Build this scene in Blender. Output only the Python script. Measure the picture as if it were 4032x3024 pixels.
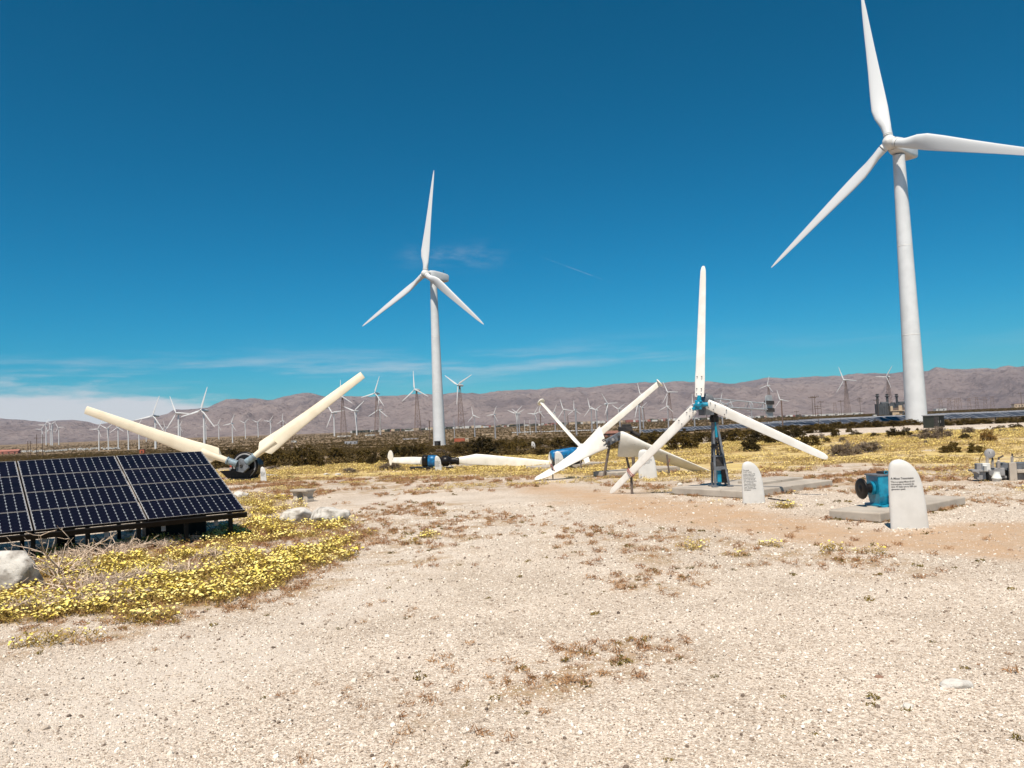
import bpy, bmesh, math, random
import numpy as np
from mathutils import Vector, Matrix, noise as mnoise

for o in list(bpy.data.objects):
    bpy.data.objects.remove(o)
S = bpy.context.scene
COL = S.collection
R_ = math.radians
rng = np.random.default_rng(7)
random.seed(7)

# ------------------------------------------------------------------ camera
FPX = 3100.0                     # focal length in photograph pixels (4032 wide)
ROLL = R_(2.4)
PITCH = math.atan(156 * math.cos(ROLL) / FPX)
EYE = np.array([0.0, 0.0, 2.0])
FW = np.array([0, math.cos(PITCH), math.sin(PITCH)])
_u = np.array([0, -math.sin(PITCH), math.cos(PITCH)])
_x = np.array([1.0, 0, 0])
RT = _x * math.cos(ROLL) - _u * math.sin(ROLL)
UP = _x * math.sin(ROLL) + _u * math.cos(ROLL)
cam_data = bpy.data.cameras.new('camera')
cam = bpy.data.objects.new('camera', cam_data)
COL.objects.link(cam)
mw = Matrix.Identity(4)
for i in range(3):
    mw[i][0], mw[i][1], mw[i][2], mw[i][3] = RT[i], UP[i], -FW[i], EYE[i]
cam.matrix_world = mw
cam_data.sensor_width = 36
cam_data.lens = 36 * FPX / 4032
cam_data.clip_start = 0.1
cam_data.clip_end = 40000
S.camera = cam
S.render.resolution_x = 1024
S.render.resolution_y = 768

# ------------------------------------------------------------------ sun, sky, exposure
SUN_EL = R_(60)
SUN_AZ = R_(193)          # bearing of the sun, clockwise from +Y
SUN_DIR = Vector((math.sin(SUN_AZ) * math.cos(SUN_EL), math.cos(SUN_AZ) * math.cos(SUN_EL), math.sin(SUN_EL)))
sun_data = bpy.data.lights.new('sun', 'SUN')
sun_data.energy = 5.0
sun_data.angle = R_(0.53)
sun_data.color = (1.0, 0.915, 0.79)
sun = bpy.data.objects.new('sun', sun_data)
COL.objects.link(sun)
sun.rotation_euler = (-SUN_DIR).to_track_quat('-Z', 'Y').to_euler()
sun.location = (30, -40, 80)

world = bpy.data.worlds.new('World')
S.world = world
world.use_nodes = True
WT = world.node_tree
WT.nodes.clear()


class NT:
    """tiny helper for node trees"""
    def __init__(s, tree):
        s.t = tree
    def n(s, typ, **kw):
        nd = s.t.nodes.new(typ)
        for k, v in kw.items():
            if k == 'inp':
                for i, val in v.items():
                    s.set(nd.inputs[i], val)
            else:
                setattr(nd, k, v)
        return nd
    def set(s, sock, v):
        if hasattr(v, 'links') or isinstance(v, bpy.types.NodeSocket):
            s.t.links.new(v, sock)
        else:
            if hasattr(sock.default_value, '__len__') and not hasattr(v, '__len__'):
                v = (v,) * len(sock.default_value)
            if hasattr(v, '__len__') and len(v) == 3 and len(sock.default_value) == 4:
                v = (*v, 1)
            sock.default_value = v
    def m(s, op, a, b=None, c=None, clamp=False):
        nd = s.t.nodes.new('ShaderNodeMath')
        nd.operation = op
        nd.use_clamp = clamp
        for i, v in enumerate((a, b, c)):
            if v is not None:
                s.set(nd.inputs[i], v)
        return nd.outputs[0]
    def mix(s, fac, a, b, mode='MIX'):
        nd = s.t.nodes.new('ShaderNodeMix')
        nd.data_type = 'RGBA'
        nd.blend_type = mode
        s.set(nd.inputs[0], fac)
        s.set(nd.inputs[6], a)
        s.set(nd.inputs[7], b)
        return nd.outputs[2]
    def ramp(s, fac, stops, interp='LINEAR'):
        nd = s.t.nodes.new('ShaderNodeValToRGB')
        cr = nd.color_ramp
        cr.interpolation = interp
        while len(cr.elements) < len(stops):
            cr.elements.new(0.5)
        for e, (p, c) in zip(cr.elements, stops):
            e.position = p
            e.color = (*c, 1) if len(c) == 3 else c
        s.set(nd.inputs[0], fac)
        return nd.outputs[0]
    def sm(s, v, lo, hi):
        nd = s.t.nodes.new('ShaderNodeMapRange')
        nd.interpolation_type = 'SMOOTHSTEP'
        s.set(nd.inputs[0], v)
        nd.inputs[1].default_value = lo
        nd.inputs[2].default_value = hi
        return nd.outputs[0]
    def noise(s, vec, scale, detail=4, rough=0.55, out=0):
        nd = s.t.nodes.new('ShaderNodeTexNoise')
        if vec is not None:
            s.set(nd.inputs['Vector'], vec)
        nd.inputs['Scale'].default_value = scale
        nd.inputs['Detail'].default_value = detail
        nd.inputs['Roughness'].default_value = rough
        return nd.outputs[out]
    def vor(s, vec, scale, out='Color', feature='F1', rnd=1.0):
        nd = s.t.nodes.new('ShaderNodeTexVoronoi')
        nd.feature = feature
        s.set(nd.inputs['Vector'], vec)
        nd.inputs['Scale'].default_value = scale
        nd.inputs['Randomness'].default_value = rnd
        return nd.outputs[out]
    def comb(s, x, y, z):
        nd = s.t.nodes.new('ShaderNodeCombineXYZ')
        for i, v in enumerate((x, y, z)):
            s.set(nd.inputs[i], v)
        return nd.outputs[0]


w = NT(WT)
sky = w.n('ShaderNodeTexSky', sky_type='NISHITA', sun_disc=False)
sky.sun_elevation = SUN_EL
sky.sun_rotation = SUN_AZ
sky.altitude = 300
sky.air_density = 1.0
sky.dust_density = 0.15
sky.ozone_density = 2.2
# clear desert sky, graded deep and teal over the whole dome
ssep = w.n('ShaderNodeSeparateColor', inp={0: sky.outputs[0]})
sch = [w.m('MULTIPLY', w.m('POWER', w.m('MULTIPLY', ssep.outputs[k], 0.16), gm), tn * 10) for k, (gm, tn) in enumerate(((2.5, .075), (1.12, .330), (1.24, .430)))]
sk = w.n('ShaderNodeCombineColor', inp={0: sch[0], 1: sch[1], 2: sch[2]}).outputs[0]
tc = w.n('ShaderNodeTexCoord')
sep = w.n('ShaderNodeSeparateXYZ', inp={0: tc.outputs['Generated']})
DEG = 180 / math.pi
az = w.m('MULTIPLY', w.m('ARCTAN2', sep.outputs[0], sep.outputs[1]), DEG)
el = w.m('MULTIPLY', w.m('ARCSINE', sep.outputs[2]), DEG)
cvec = w.comb(w.m('MULTIPLY', az, 0.16), w.m('MULTIPLY', el, 0.75), 3.7)
n1 = w.noise(cvec, 1.0, 6, 0.55)
cvec2 = w.comb(w.m('MULTIPLY', az, 0.09), w.m('MULTIPLY', el, 0.9), 11.3)
n2 = w.noise(cvec2, 1.0, 7, 0.6)
# cloud bank low over the left part of the horizon
lft = w.sm(az, -14.0, -23.0)
top = w.m('ADD', w.m('MULTIPLY', lft, 2.9), w.m('MULTIPLY', w.m('SUBTRACT', n1, 0.5), 4.6))
bank = w.m('MULTIPLY', w.sm(w.m('SUBTRACT', top, el), -0.7, 0.8), w.sm(az, -14.0, -20.0))
bank = w.m('MULTIPLY', bank, 0.86)
# thin streaks above it, all round the horizon
gel = w.m('SUBTRACT', el, 4.3)
g = w.m('EXPONENT', w.m('MULTIPLY', w.m('MULTIPLY', gel, gel), -0.7))
wisp = w.m('MULTIPLY', w.m('MULTIPLY', g, w.sm(n2, 0.42, 0.72)), w.m('ADD', 0.06, w.m('MULTIPLY', w.sm(az, 22.0, -4.0), 0.36)))
# one thin puff of cirrus behind the middle turbine
pa = w.m('DIVIDE', w.m('ADD', az, 3.9), 3.6)
pe = w.m('DIVIDE', w.m('SUBTRACT', el, w.m('ADD', 12.25, w.m('MULTIPLY', w.m('SUBTRACT', n1, 0.5), 2.4))), 0.62)
pg = w.m('EXPONENT', w.m('MULTIPLY', w.m('ADD', w.m('MULTIPLY', pa, w.m('MULTIPLY', pa, w.m('MULTIPLY', pa, pa))), w.m('MULTIPLY', pe, pe)), -1.0))
n3 = w.noise(w.comb(w.m('MULTIPLY', az, 0.45), w.m('MULTIPLY', el, 1.4), 5.1), 1.0, 6, 0.6)
puff = w.m('MULTIPLY', w.m('MULTIPLY', pg, w.sm(n3, 0.36, 0.68)), 0.12)


def pixray(x, y):
    return FW + RT * (x - 2016) / FPX - UP * (y - 1512) / FPX


ca = Vector(pixray(2105, 1002)).normalized()
cb = Vector(pixray(2445, 1127)).normalized()
cn = ca.cross(cb).normalized()
ct = (cb - ca).normalized()
cm = ((ca + cb) / 2).normalized()
vd = w.n('ShaderNodeVectorMath', operation='DOT_PRODUCT', inp={0: tc.outputs['Generated'], 1: tuple(cn)}).outputs['Value']
vt = w.n('ShaderNodeVectorMath', operation='DOT_PRODUCT', inp={0: tc.outputs['Generated'], 1: tuple(ct)}).outputs['Value']
vm = w.n('ShaderNodeVectorMath', operation='DOT_PRODUCT', inp={0: tc.outputs['Generated'], 1: tuple(cm)}).outputs['Value']
line = w.m('MULTIPLY', w.sm(w.m('ABSOLUTE', vd), 0.0011, 0.0002), w.sm(w.m('ABSOLUTE', vt), (cb - ca).length / 2, (cb - ca).length / 2 - 0.02))
line = w.m('MULTIPLY', line, w.m('GREATER_THAN', vm, 0.5))
line = w.m('MULTIPLY', line, w.m('MULTIPLY', w.sm(w.noise(tc.outputs['Generated'], 40, 3), 0.42, 0.66), 0.10))
alpha = w.m('MAXIMUM', w.m('MAXIMUM', bank, wisp), w.m('MAXIMUM', puff, line))
final = w.mix(alpha, sk, (6.2, 6.0, 6.2))
bg = w.n('ShaderNodeBackground', inp={0: final, 1: 0.1})
wo = w.n('ShaderNodeOutputWorld')
WT.links.new(bg.outputs[0], wo.inputs[0])

S.view_settings.view_transform = 'Standard'
S.view_settings.look = 'None'
S.view_settings.exposure = 0.27
S.view_settings.gamma = 1.0
S.view_settings.use_curve_mapping = False
S.render.engine = 'CYCLES'
S.cycles.max_bounces = 4
S.cycles.diffuse_bounces = 2
S.cycles.glossy_bounces = 2
S.cycles.transparent_max_bounces = 4

# ------------------------------------------------------------------ terrain functions
_perm = rng.random((256, 256))


def vnoise(x, y, seed=0):
    x = np.asarray(x, float) + seed * 17.31
    y = np.asarray(y, float) + seed * 41.77
    xi = np.floor(x).astype(int); yi = np.floor(y).astype(int)
    fx = x - xi; fy = y - yi
    fx = fx * fx * (3 - 2 * fx); fy = fy * fy * (3 - 2 * fy)
    g = lambda a, b: _perm[a & 255, b & 255]
    return (g(xi, yi) * (1 - fx) + g(xi + 1, yi) * fx) * (1 - fy) + (g(xi, yi + 1) * (1 - fx) + g(xi + 1, yi + 1) * fx) * fy


def fbm(x, y, seed=0, octv=4):
    s = 0; a = 0.5
    for k in range(octv):
        s = s + a * vnoise(x * 2 ** k, y * 2 ** k, seed + k * 3)
        a *= 0.5
    return s / (1 - 0.5 ** octv)


def sstep(v, a, b):
    t = np.clip((np.asarray(v, float) - a) / (b - a), 0, 1)
    return t * t * (3 - 2 * t)


_LY = np.log(np.array([30, 60, 155, 256, 400, 600, 900, 1200, 2000, 3500, 9000.]))
_TL = np.array([0, -.4, -1.9, -3.2, -5.0, -7.6, -11., -11.5, -8.0, 2.0, 2.0])
_TC = np.array([0, -.6, -2.4, -4.2, -5.4, -6.8, -7.2, -7.2, -7.0, -8.0, -8.0])
_TR = np.array([0, -.2, -1.35, -1.8, -2.6, -3.8, -5.5, -7.0, -12., -22., -22.])


def G(x, y):
    """ground height; z = 0 under the camera"""
    x = np.asarray(x, float); y = np.asarray(y, float)
    yy = np.maximum(y, 8)
    t = np.clip(x / yy, -.7, .7)
    ly = np.log(yy)
    a, b, c = np.interp(ly, _LY, _TL), np.interp(ly, _LY, _TC), np.interp(ly, _LY, _TR)
    w1 = sstep(t, -.62, -.08); w2 = sstep(t, -.05, .5)
    z = (a * (1 - w1) + b * w1) * (1 - w2) + c * w2
    z = z + 0.05 * (fbm(x / 4.5, y / 4.5, 1, 3) - .5) + 0.02 * (fbm(x / .8, y / .8, 2, 2) - .5)
    far = sstep(y, 60, 250)
    z = z + far * 1.0 * (fbm(x / 60, y / 60, 3, 3) - .5)
    return z


def P(px, py, Y):
    """point seen at photograph pixel (px, py) standing Y metres ahead"""
    r = pixray(px, py)
    return EYE + r * (Y / r[1])


_GS = np.geomspace(3, 3450, 1500)


def gp(px, py):
    """where that pixel's ground point lies"""
    r = pixray(px, py)
    r = r / r[1]
    pts = EYE[None] + r[None] * _GS[:, None]
    d = pts[:, 2] - G(pts[:, 0], pts[:, 1])
    i = np.argmax(d < 0)
    if d[i] >= 0:
        i = len(_GS) - 1
        s = _GS[i]
    else:
        i = max(i, 1)
        s = _GS[i - 1] + (_GS[i] - _GS[i - 1]) * d[i - 1] / (d[i - 1] - d[i])
    p = EYE + r * s
    return np.array([p[0], p[1], float(G(p[0], p[1]))])


def onground(x, y, dz=0.0):
    return np.array([x, y, float(G(x, y)) + dz])


# ------------------------------------------------------------------ materials
MATS = {}


def mat(name, c1, c2=None, scale=6.0, rough=0.6, metal=0.0, bump=0.0, coat=0.0, detail=4, lo=.35, hi=.65, spec=0.5, chips=None):
    if name in MATS:
        return MATS[name]
    m = bpy.data.materials.new(name)
    m.use_nodes = True
    t = NT(m.node_tree)
    b = m.node_tree.nodes['Principled BSDF']
    co = t.n('ShaderNodeTexCoord').outputs['Object']
    c2 = c2 or tuple(v * 0.82 for v in c1)
    nz = t.noise(co, scale, detail)
    colr = t.mix(t.sm(nz, lo, hi), c1, c2)
    if chips:
        cc, csc, th = chips
        colr = t.mix(t.sm(t.noise(co, csc, 5, 0.7), th, th + .04), colr, cc)
    t.set(b.inputs['Base Color'], colr)
    b.inputs['Roughness'].default_value = rough
    b.inputs['Metallic'].default_value = metal
    b.inputs['Specular IOR Level'].default_value = spec
    b.inputs['Coat Weight'].default_value = coat
    if bump:
        bn = t.n('ShaderNodeBump', inp={'Height': t.noise(co, scale * 3, 6, .65), 'Strength': bump, 'Distance': 0.02})
        t.set(b.inputs['Normal'], bn.outputs[0])
    MATS[name] = m
    return m


M_TURB = mat('turbine white paint', (.69, .69, .69), (.62, .62, .62), .35, .38)
M_TURB_OLD = mat('aged turbine white', (.74, .72, .69), (.62, .60, .57), .5, .5)
M_GREYT = mat('galvanised tower', (.36, .36, .38), (.28, .28, .30), .3, .5)
M_RUST = mat('rusty lattice steel', (.20, .125, .09), (.13, .09, .075), .4, .75)
M_BLADE = mat('fibreglass blade', (.80, .76, .70), (.70, .66, .59), 2.5, .48, chips=((.52, .46, .39), 5, .64))
M_CREAM = mat('cream sandwich blade', (.80, .70, .54), (.70, .595, .44), 1.6, .5, lo=.3, hi=.8, chips=((.50, .41, .29), 4, .66))
M_JBLADE = mat('peeling white blade', (.84, .81, .76), (.77, .73, .67), 4, .5, chips=((.30, .26, .22), 26, .70))
M_SIGN = mat('sign plaque fibreglass', (.67, .65, .62), (.60, .58, .55), 3, .5, bump=.08, chips=((.48, .44, .39), 5, .66))
M_INK = mat('printed black ink', (.045, .04, .045), None, 20, .6)
M_TEAL = mat('teal enamel', (.006, .27, .42), (.004, .17, .28), 7, .38, coat=.15, chips=((.03, .04, .045), 16, .66))
M_BLUE = mat('blue enamel', (.005, .18, .42), (.004, .08, .22), 6, .42, coat=.1, chips=((.02, .02, .025), 9, .60))
M_BLACK = mat('black grease steel', (.006, .005, .005), (.014, .011, .010), 8, .38, spec=.25)
M_DKSTEEL = mat('dark weathered steel', (.028, .025, .025), (.06, .052, .048), 7, .6, spec=.25)
M_GREY = mat('grey primer steel', (.15, .16, .18), (.09, .095, .105), 8, .55, chips=((.07, .05, .04), 14, .64))
M_MIDGREY = mat('mid grey paint', (.30, .29, .29), (.22, .21, .21), 6, .55)
M_POST = mat('brown steel post', (.16, .12, .10), (.10, .075, .06), 9, .7)
M_CONC = mat('cast concrete', (.47, .41, .345), (.35, .30, .25), 2.6, .88, bump=.4, lo=.3, hi=.75, detail=8, chips=((.24, .19, .15), 7, .64))
M_RED = mat('red paint', (.45, .06, .03), (.3, .04, .02), 6, .5)
M_ORANGE = mat('faded orange container', (.42, .10, .045), (.33, .085, .045), 1, .6)
M_WHITE = mat('white painted metal', (.66, .65, .62), (.54, .53, .50), 2, .55)
M_TAN = mat('tan stucco', (.52, .40, .27), (.44, .33, .22), 1, .8)
M_ROOF = mat('brown hut roof', (.26, .12, .085), (.2, .095, .07), 2, .8)
M_WOOD = mat('weathered pole wood', (.13, .085, .06), (.09, .06, .045), 3, .85)
M_PIPEBLUE = mat('blue grey root pipe', (.25, .34, .40), (.17, .21, .24), 9, .45, chips=((.07, .06, .05), 14, .62))
M_FRAME = mat('black anodised frame', (.006, .0055, .006), (.011, .010, .010), 8, .45, spec=.2)
M_EDGE = mat('pale module edge', (.55, .49, .46), (.48, .43, .40), 8, .4)
M_BACK = mat('module backsheet', (.34, .365, .40), (.30, .32, .355), 8, .4, spec=.1)
M_CELL = mat('silicon cell', (.004, .004, .009), (.007, .006, .013), 4, .25, spec=.10)
M_PORC = mat('porcelain insulator', (.62, .55, .49), (.50, .43, .38), 10, .35)
M_ROCK = mat('white granite boulder', (.60, .56, .51), (.30, .265, .23), 4.5, .95, bump=1.0, detail=9, lo=.44, hi=.64, chips=((.17, .14, .115), 9, .63))
M_DARKGREEN = mat('dark green cabinet', (.035, .04, .03), (.025, .03, .022), 3, .5)
M_PINKROOF = mat('red brown roofs', (.36, .14, .10), (.28, .11, .08), .1, .8)
M_BARK = mat('dry grey twig', (.66, .52, .40), (.50, .37, .27), 14, .9)
M_VANE = mat('weathered vane grey', (.40, .42, .44), (.30, .31, .33), 6, .55)
M_STRAP = mat('faded red strap', (.45, .17, .15), (.33, .12, .10), 20, .8)
M_PIPEWHITE = mat('white pipes', (.6, .6, .6), (.45, .45, .46), .5, .6)
M_FARSOLAR = mat('far solar glass', (.045, .052, .07), (.065, .075, .095), .3, .5, spec=.12)


def leafmat(name, c1, c2, rough=.7, trans=.0):
    m = bpy.data.materials.new(name)
    m.use_nodes = True
    t = NT(m.node_tree)
    b = m.node_tree.nodes['Principled BSDF']
    co = t.n('ShaderNodeTexCoord').outputs['Object']
    oi = t.n('ShaderNodeObjectInfo')
    f = t.m('ADD', t.m('MULTIPLY', t.noise(co, 9, 3), .8), t.m('MULTIPLY', oi.outputs['Random'], .45))
    t.set(b.inputs['Base Color'], t.mix(t.sm(f, .3, .95), c1, c2))
    b.inputs['Roughness'].default_value = rough
    b.inputs['Specular IOR Level'].default_value = .25
    MATS[name] = m
    return m


M_CREO = leafmat('creosote leaves', (.030, .020, .003), (.115, .072, .011))
M_CREO2 = leafmat('rusty bush leaves', (.16, .075, .016), (.25, .14, .035))
M_SAGE = leafmat('grey dry bush twigs', (.17, .125, .09), (.27, .21, .15))
M_SAGEG = leafmat('grey green bush', (.15, .15, .08), (.22, .21, .13))
M_STEM = leafmat('shrub stems', (.07, .045, .03), (.13, .09, .06))
M_YEL = leafmat('dandelion petals', (.82, .63, .11), (.88, .76, .32), .6)
M_YELFAR = leafmat('flower carpet', (.62, .46, .13), (.76, .60, .22), .7)
M_STRAW = leafmat('dry straw', (.36, .25, .11), (.52, .38, .19), .8)
M_FGREEN = leafmat('flower leaves', (.21, .135, .022), (.44, .29, .095))
M_DRY = leafmat('dry reddish weeds', (.27, .125, .055), (.44, .26, .13))
M_MOSS = leafmat('small green weeds', (.13, .095, .018), (.24, .165, .045))
M_SCRUB = leafmat('far scrub leaves', (.050, .033, .008), (.135, .086, .024))


# ------------------------------------------------------------------ mesh builder
ORG = {}


def np3(p):
    return np.array([float(p[0]), float(p[1]), float(p[2])])


def unit(v):
    v = np3(v)
    return v / max(np.linalg.norm(v), 1e-9)


def frame(d, hint=(0, 0, 1)):
    z = unit(d)
    h = np3(hint)
    if abs(z @ unit(h)) > .98:
        h = np.array([1., 0, 0])
    x = unit(np.cross(h, z))
    y = np.cross(z, x)
    return x, y, z


class MB:
    def __init__(s):
        s.v = []; s.f = []; s.sm = []; s.mi = []
    def add(s, verts, faces, smooth=False, mi=0):
        o = len(s.v)
        s.v.extend([tuple(map(float, v)) for v in verts])
        for f in faces:
            s.f.append(tuple(i + o for i in f)); s.sm.append(smooth); s.mi.append(mi)
        return s
    def box(s, c, size, ax=None, mi=0):
        c = np3(c)
        X, Y, Z = ax if ax is not None else (np.array([1., 0, 0]), np.array([0, 1., 0]), np.array([0, 0, 1.]))
        h = np.array(size, float) / 2
        vs = [c + X * h[0] * a + Y * h[1] * b + Z * h[2] * d for d in (-1, 1) for b in (-1, 1) for a in (-1, 1)]
        s.add(vs, [(0, 2, 3, 1), (4, 5, 7, 6), (0, 1, 5, 4), (2, 6, 7, 3), (0, 4, 6, 2), (1, 3, 7, 5)], mi=mi)
        return s
    def zbox(s, c, size, yaw=0, mi=0):
        a = R_(yaw)
        return s.box(c, size, (np.array([math.cos(a), math.sin(a), 0]), np.array([-math.sin(a), math.cos(a), 0]), np.array([0, 0, 1.])), mi)
    def bar(s, p0, p1, w_, d_=None, hint=(0, 0, 1), mi=0):
        p0, p1 = np3(p0), np3(p1)
        x, y, z = frame(p1 - p0, hint)
        return s.box((p0 + p1) / 2, (w_, d_ or w_, np.linalg.norm(p1 - p0)), (x, y, z), mi)
    def rings(s, rings, cap=True, smooth=True, closed=True, mi=0):
        n = len(rings[0]); vs = [p for r in rings for p in r]; fs = []
        for i in range(len(rings) - 1):
            for j in range(n if closed else n - 1):
                k = (j + 1) % n
                fs.append((i * n + j, i * n + k, (i + 1) * n + k, (i + 1) * n + j))
        s.add(vs, fs, smooth, mi)
        if cap:
            s.add(rings[0], [tuple(range(n))[::-1]], False, mi)
            s.add(rings[-1], [tuple(range(n))], False, mi)
        return s
    def cyl(s, p0, p1, r0, r1=None, n=12, cap=True, smooth=True, mi=0):
        r1 = r0 if r1 is None else r1
        p0, p1 = np3(p0), np3(p1)
        x, y, z = frame(p1 - p0)
        rr = []
        for p, r in ((p0, r0), (p1, r1)):
            rr.append([p + (x * math.cos(2 * math.pi * k / n) + y * math.sin(2 * math.pi * k / n)) * r for k in range(n)])
        return s.rings(rr, cap, smooth, mi=mi)
    def lathe(s, p0, d, prof, n=16, mi=0, cap=True):
        p0 = np3(p0); x, y, z = frame(d)
        rr = [[p0 + z * h + (x * math.cos(2 * math.pi * k / n) + y * math.sin(2 * math.pi * k / n)) * r for k in range(n)] for h, r in prof]
        return s.rings(rr, cap, True, mi=mi)
    def tube(s, pts, r, n=6, r1=None, mi=0):
        pts = [np3(p) for p in pts]; rr = []
        for i, p in enumerate(pts):
            d = pts[min(i + 1, len(pts) - 1)] - pts[max(i - 1, 0)]
            x, y, z = frame(d, (0.13, .2, 1))
            q = r if r1 is None else r + (r1 - r) * i / (len(pts) - 1)
            rr.append([p + (x * math.cos(2 * math.pi * k / n) + y * math.sin(2 * math.pi * k / n)) * q for k in range(n)])
        return s.rings(rr, True, True, mi=mi)
    def prism(s, poly, off, mi=0):
        """poly: list of 3-D points (planar), extruded by off"""
        a = [np3(p) for p in poly]; b = [p + np3(off) for p in a]; n = len(a)
        s.add(a + b, [tuple(range(n))[::-1], tuple(range(n, 2 * n))] + [(i, (i + 1) % n, n + (i + 1) % n, n + i) for i in range(n)], mi=mi)
        return s
    def blade(s, root, tip, nrm, stations, n=18, mi=0, bend=0.0):
        """lofted blade: stations (s, chord, thickness, twist_deg, chord offset, roundness)"""
        root, tip = np3(root), np3(tip)
        L = np.linalg.norm(tip - root); z = (tip - root) / L
        y = unit(np3(nrm) - z * (np3(nrm) @ z)); x = np.cross(y, z)
        rr = []
        for st in stations:
            q, ch, th, tw, off, rd = st
            a = R_(tw); X = x * math.cos(a) + y * math.sin(a); Y = -x * math.sin(a) + y * math.cos(a)
            ring = []
            for k in range(n):
                t = 2 * math.pi * k / n
                cx = math.cos(t); sy = math.sin(t)
                air = (0.62 + 0.38 * cx) * sy
                py = rd * sy + (1 - rd) * air
                ring.append(root + z * (L * q) + y * (bend * L * q * q) + X * (ch * (0.5 * cx) + off) + Y * (th * .5 * py))
            rr.append(ring)
        return s.rings(rr, True, True, mi=mi)
    def mesh(s, name, mats, org=(0, 0, 0)):
        me = bpy.data.meshes.new(name)
        o = np3(org)
        me.from_pydata([(v[0] - o[0], v[1] - o[1], v[2] - o[2]) for v in s.v], [], s.f)
        me.polygons.foreach_set('use_smooth', s.sm)
        me.polygons.foreach_set('material_index', s.mi)
        for m in (mats if isinstance(mats, (list, tuple)) else [mats]):
            me.materials.append(m)
        me.update()
        return me
    def build(s, name, mats, parent=None, bevel=0.0, org=None):
        o_ = ORG[parent] if parent is not None else (org if org is not None else (0, 0, 0))
        ob = bpy.data.objects.new(name, s.mesh(name, mats, o_))
        COL.objects.link(ob)
        if parent is not None:
            ob.parent = parent
        else:
            ob.location = o_
        ORG[ob] = np3(o_)
        if bevel:
            b = ob.modifiers.new('bevel', 'BEVEL'); b.width = bevel; b.segments = 2; b.limit_method = 'ANGLE'
        return ob


def thing(name, label, cat, loc, group=None):
    o = bpy.data.objects.new(name, None)
    COL.objects.link(o)
    o.empty_display_size = .2
    o.location = [float(v) for v in loc]
    ORG[o] = np3(loc)
    return tag(o, label, cat, group)


def tag(o, label=None, cat=None, group=None, kind=None):
    if label: o['label'] = label
    if cat: o['category'] = cat
    if group: o['group'] = group
    if kind: o['kind'] = kind
    return o


def link_mesh(name, me, parent, mw_=None):
    ob = bpy.data.objects.new(name, me)
    COL.objects.link(ob)
    ob.parent = parent
    if mw_ is not None:
        ob.matrix_local = mw_
    ORG[ob] = np3((0, 0, 0))
    return ob


_ord = ['first', 'second', 'third', 'fourth', 'fifth', 'sixth', 'seventh', 'eighth', 'ninth', 'tenth']


def ordn(i):
    if i < 10: return _ord[i]
    k = i + 1
    suf = 'th' if 10 <= k % 100 <= 20 else {1: 'st', 2: 'nd', 3: 'rd'}.get(k % 10, 'th')
    return f'{k}{suf}'

# ------------------------------------------------------------------ ground zones (mapped on the ground plane)
def wpoly(px):
    return np.array([gp(x, y)[:2] for x, y in px])


def sdist(X, Y, poly):
    """signed distance to polygon, positive inside"""
    X = np.asarray(X, float); Y = np.asarray(Y, float)
    d = np.full(X.shape, 1e9); inside = np.zeros(X.shape, bool)
    n = len(poly)
    for i in range(n):
        ax, ay = poly[i]; bx, by = poly[(i + 1) % n]
        ex, ey = bx - ax, by - ay
        t = np.clip(((X - ax) * ex + (Y - ay) * ey) / (ex * ex + ey * ey + 1e-9), 0, 1)
        d = np.minimum(d, np.hypot(X - ax - t * ex, Y - ay - t * ey))
        c = ((ay > Y) != (by > Y)) & (X < (bx - ax) * (Y - ay) / (by - ay + 1e-12) + ax)
        inside ^= c
    return np.where(inside, d, -d)


def zmask(X, Y, poly, soft):
    s_ = soft * np.maximum(np.asarray(Y, float), 4) / 10
    wob = (fbm(np.asarray(X) / (1.2), np.asarray(Y) / 1.2, 5, 4) - .5) * 2.2 * s_
    return sstep((sdist(X, Y, poly) + wob) / s_, -1, 1)


Z_SAND = wpoly([(2120, 1905), (2300, 1915), (2500, 1945), (2673, 1966), (2915, 2001), (3192, 2056), (3504, 2088), (3750, 2070), (4100, 2050), (4100, 2205), (3539, 2180), (3192, 2139), (2846, 2098), (2500, 2050), (2280, 2000), (2080, 1945)])
Z_YEL = wpoly([(850, 1862), (1100, 1850), (1300, 1835), (1700, 1808), (2100, 1790), (2400, 1775), (2700, 1752), (3100, 1735), (3500, 1708), (4100, 1686), (4100, 1838), (3700, 1832), (3300, 1822), (3000, 1862), (2700, 1884), (2300, 1874), (2000, 1868), (1700, 1872), (1300, 1884), (900, 1905)])
Z_FLW = wpoly([(-200, 2350), (40, 2230), (150, 2190), (350, 2160), (640, 2130), (900, 2098), (1100, 2080), (1270, 2090), (1355, 2112), (1345, 2156), (1260, 2208), (1130, 2258), (1050, 2330), (800, 2392), (560, 2430), (330, 2410), (150, 2440), (-200, 2470)])
Z_BARE = wpoly([(930, 2165), (1010, 2140), (1130, 2122), (1250, 2122), (1300, 2140), (1250, 2165), (1100, 2172), (1000, 2180)])
Z_FLW2 = wpoly([(940, 1975), (1000, 1955), (1100, 1965), (1170, 1985), (1150, 2010), (1060, 2030), (950, 2030)])
Z_FLW3 = wpoly([(870, 2110), (900, 2060), (1020, 2045), (1110, 2060), (1240, 2070), (1340, 2045), (1390, 2057), (1350, 2083), (1150, 2080), (1000, 2085)])
Z_TRACK = wpoly([(400, 3200), (1150, 2560), (1600, 2280), (1950, 2110), (2120, 2020), (2020, 1960), (1600, 1935), (1420, 1970), (1480, 2080), (1350, 2300), (900, 2480), (300, 2620), (-300, 2800), (-300, 3200)])
Z_PALE = wpoly([(3640, 1702), (3720, 1686), (3960, 1682), (3950, 1694), (3800, 1708)])
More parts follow.
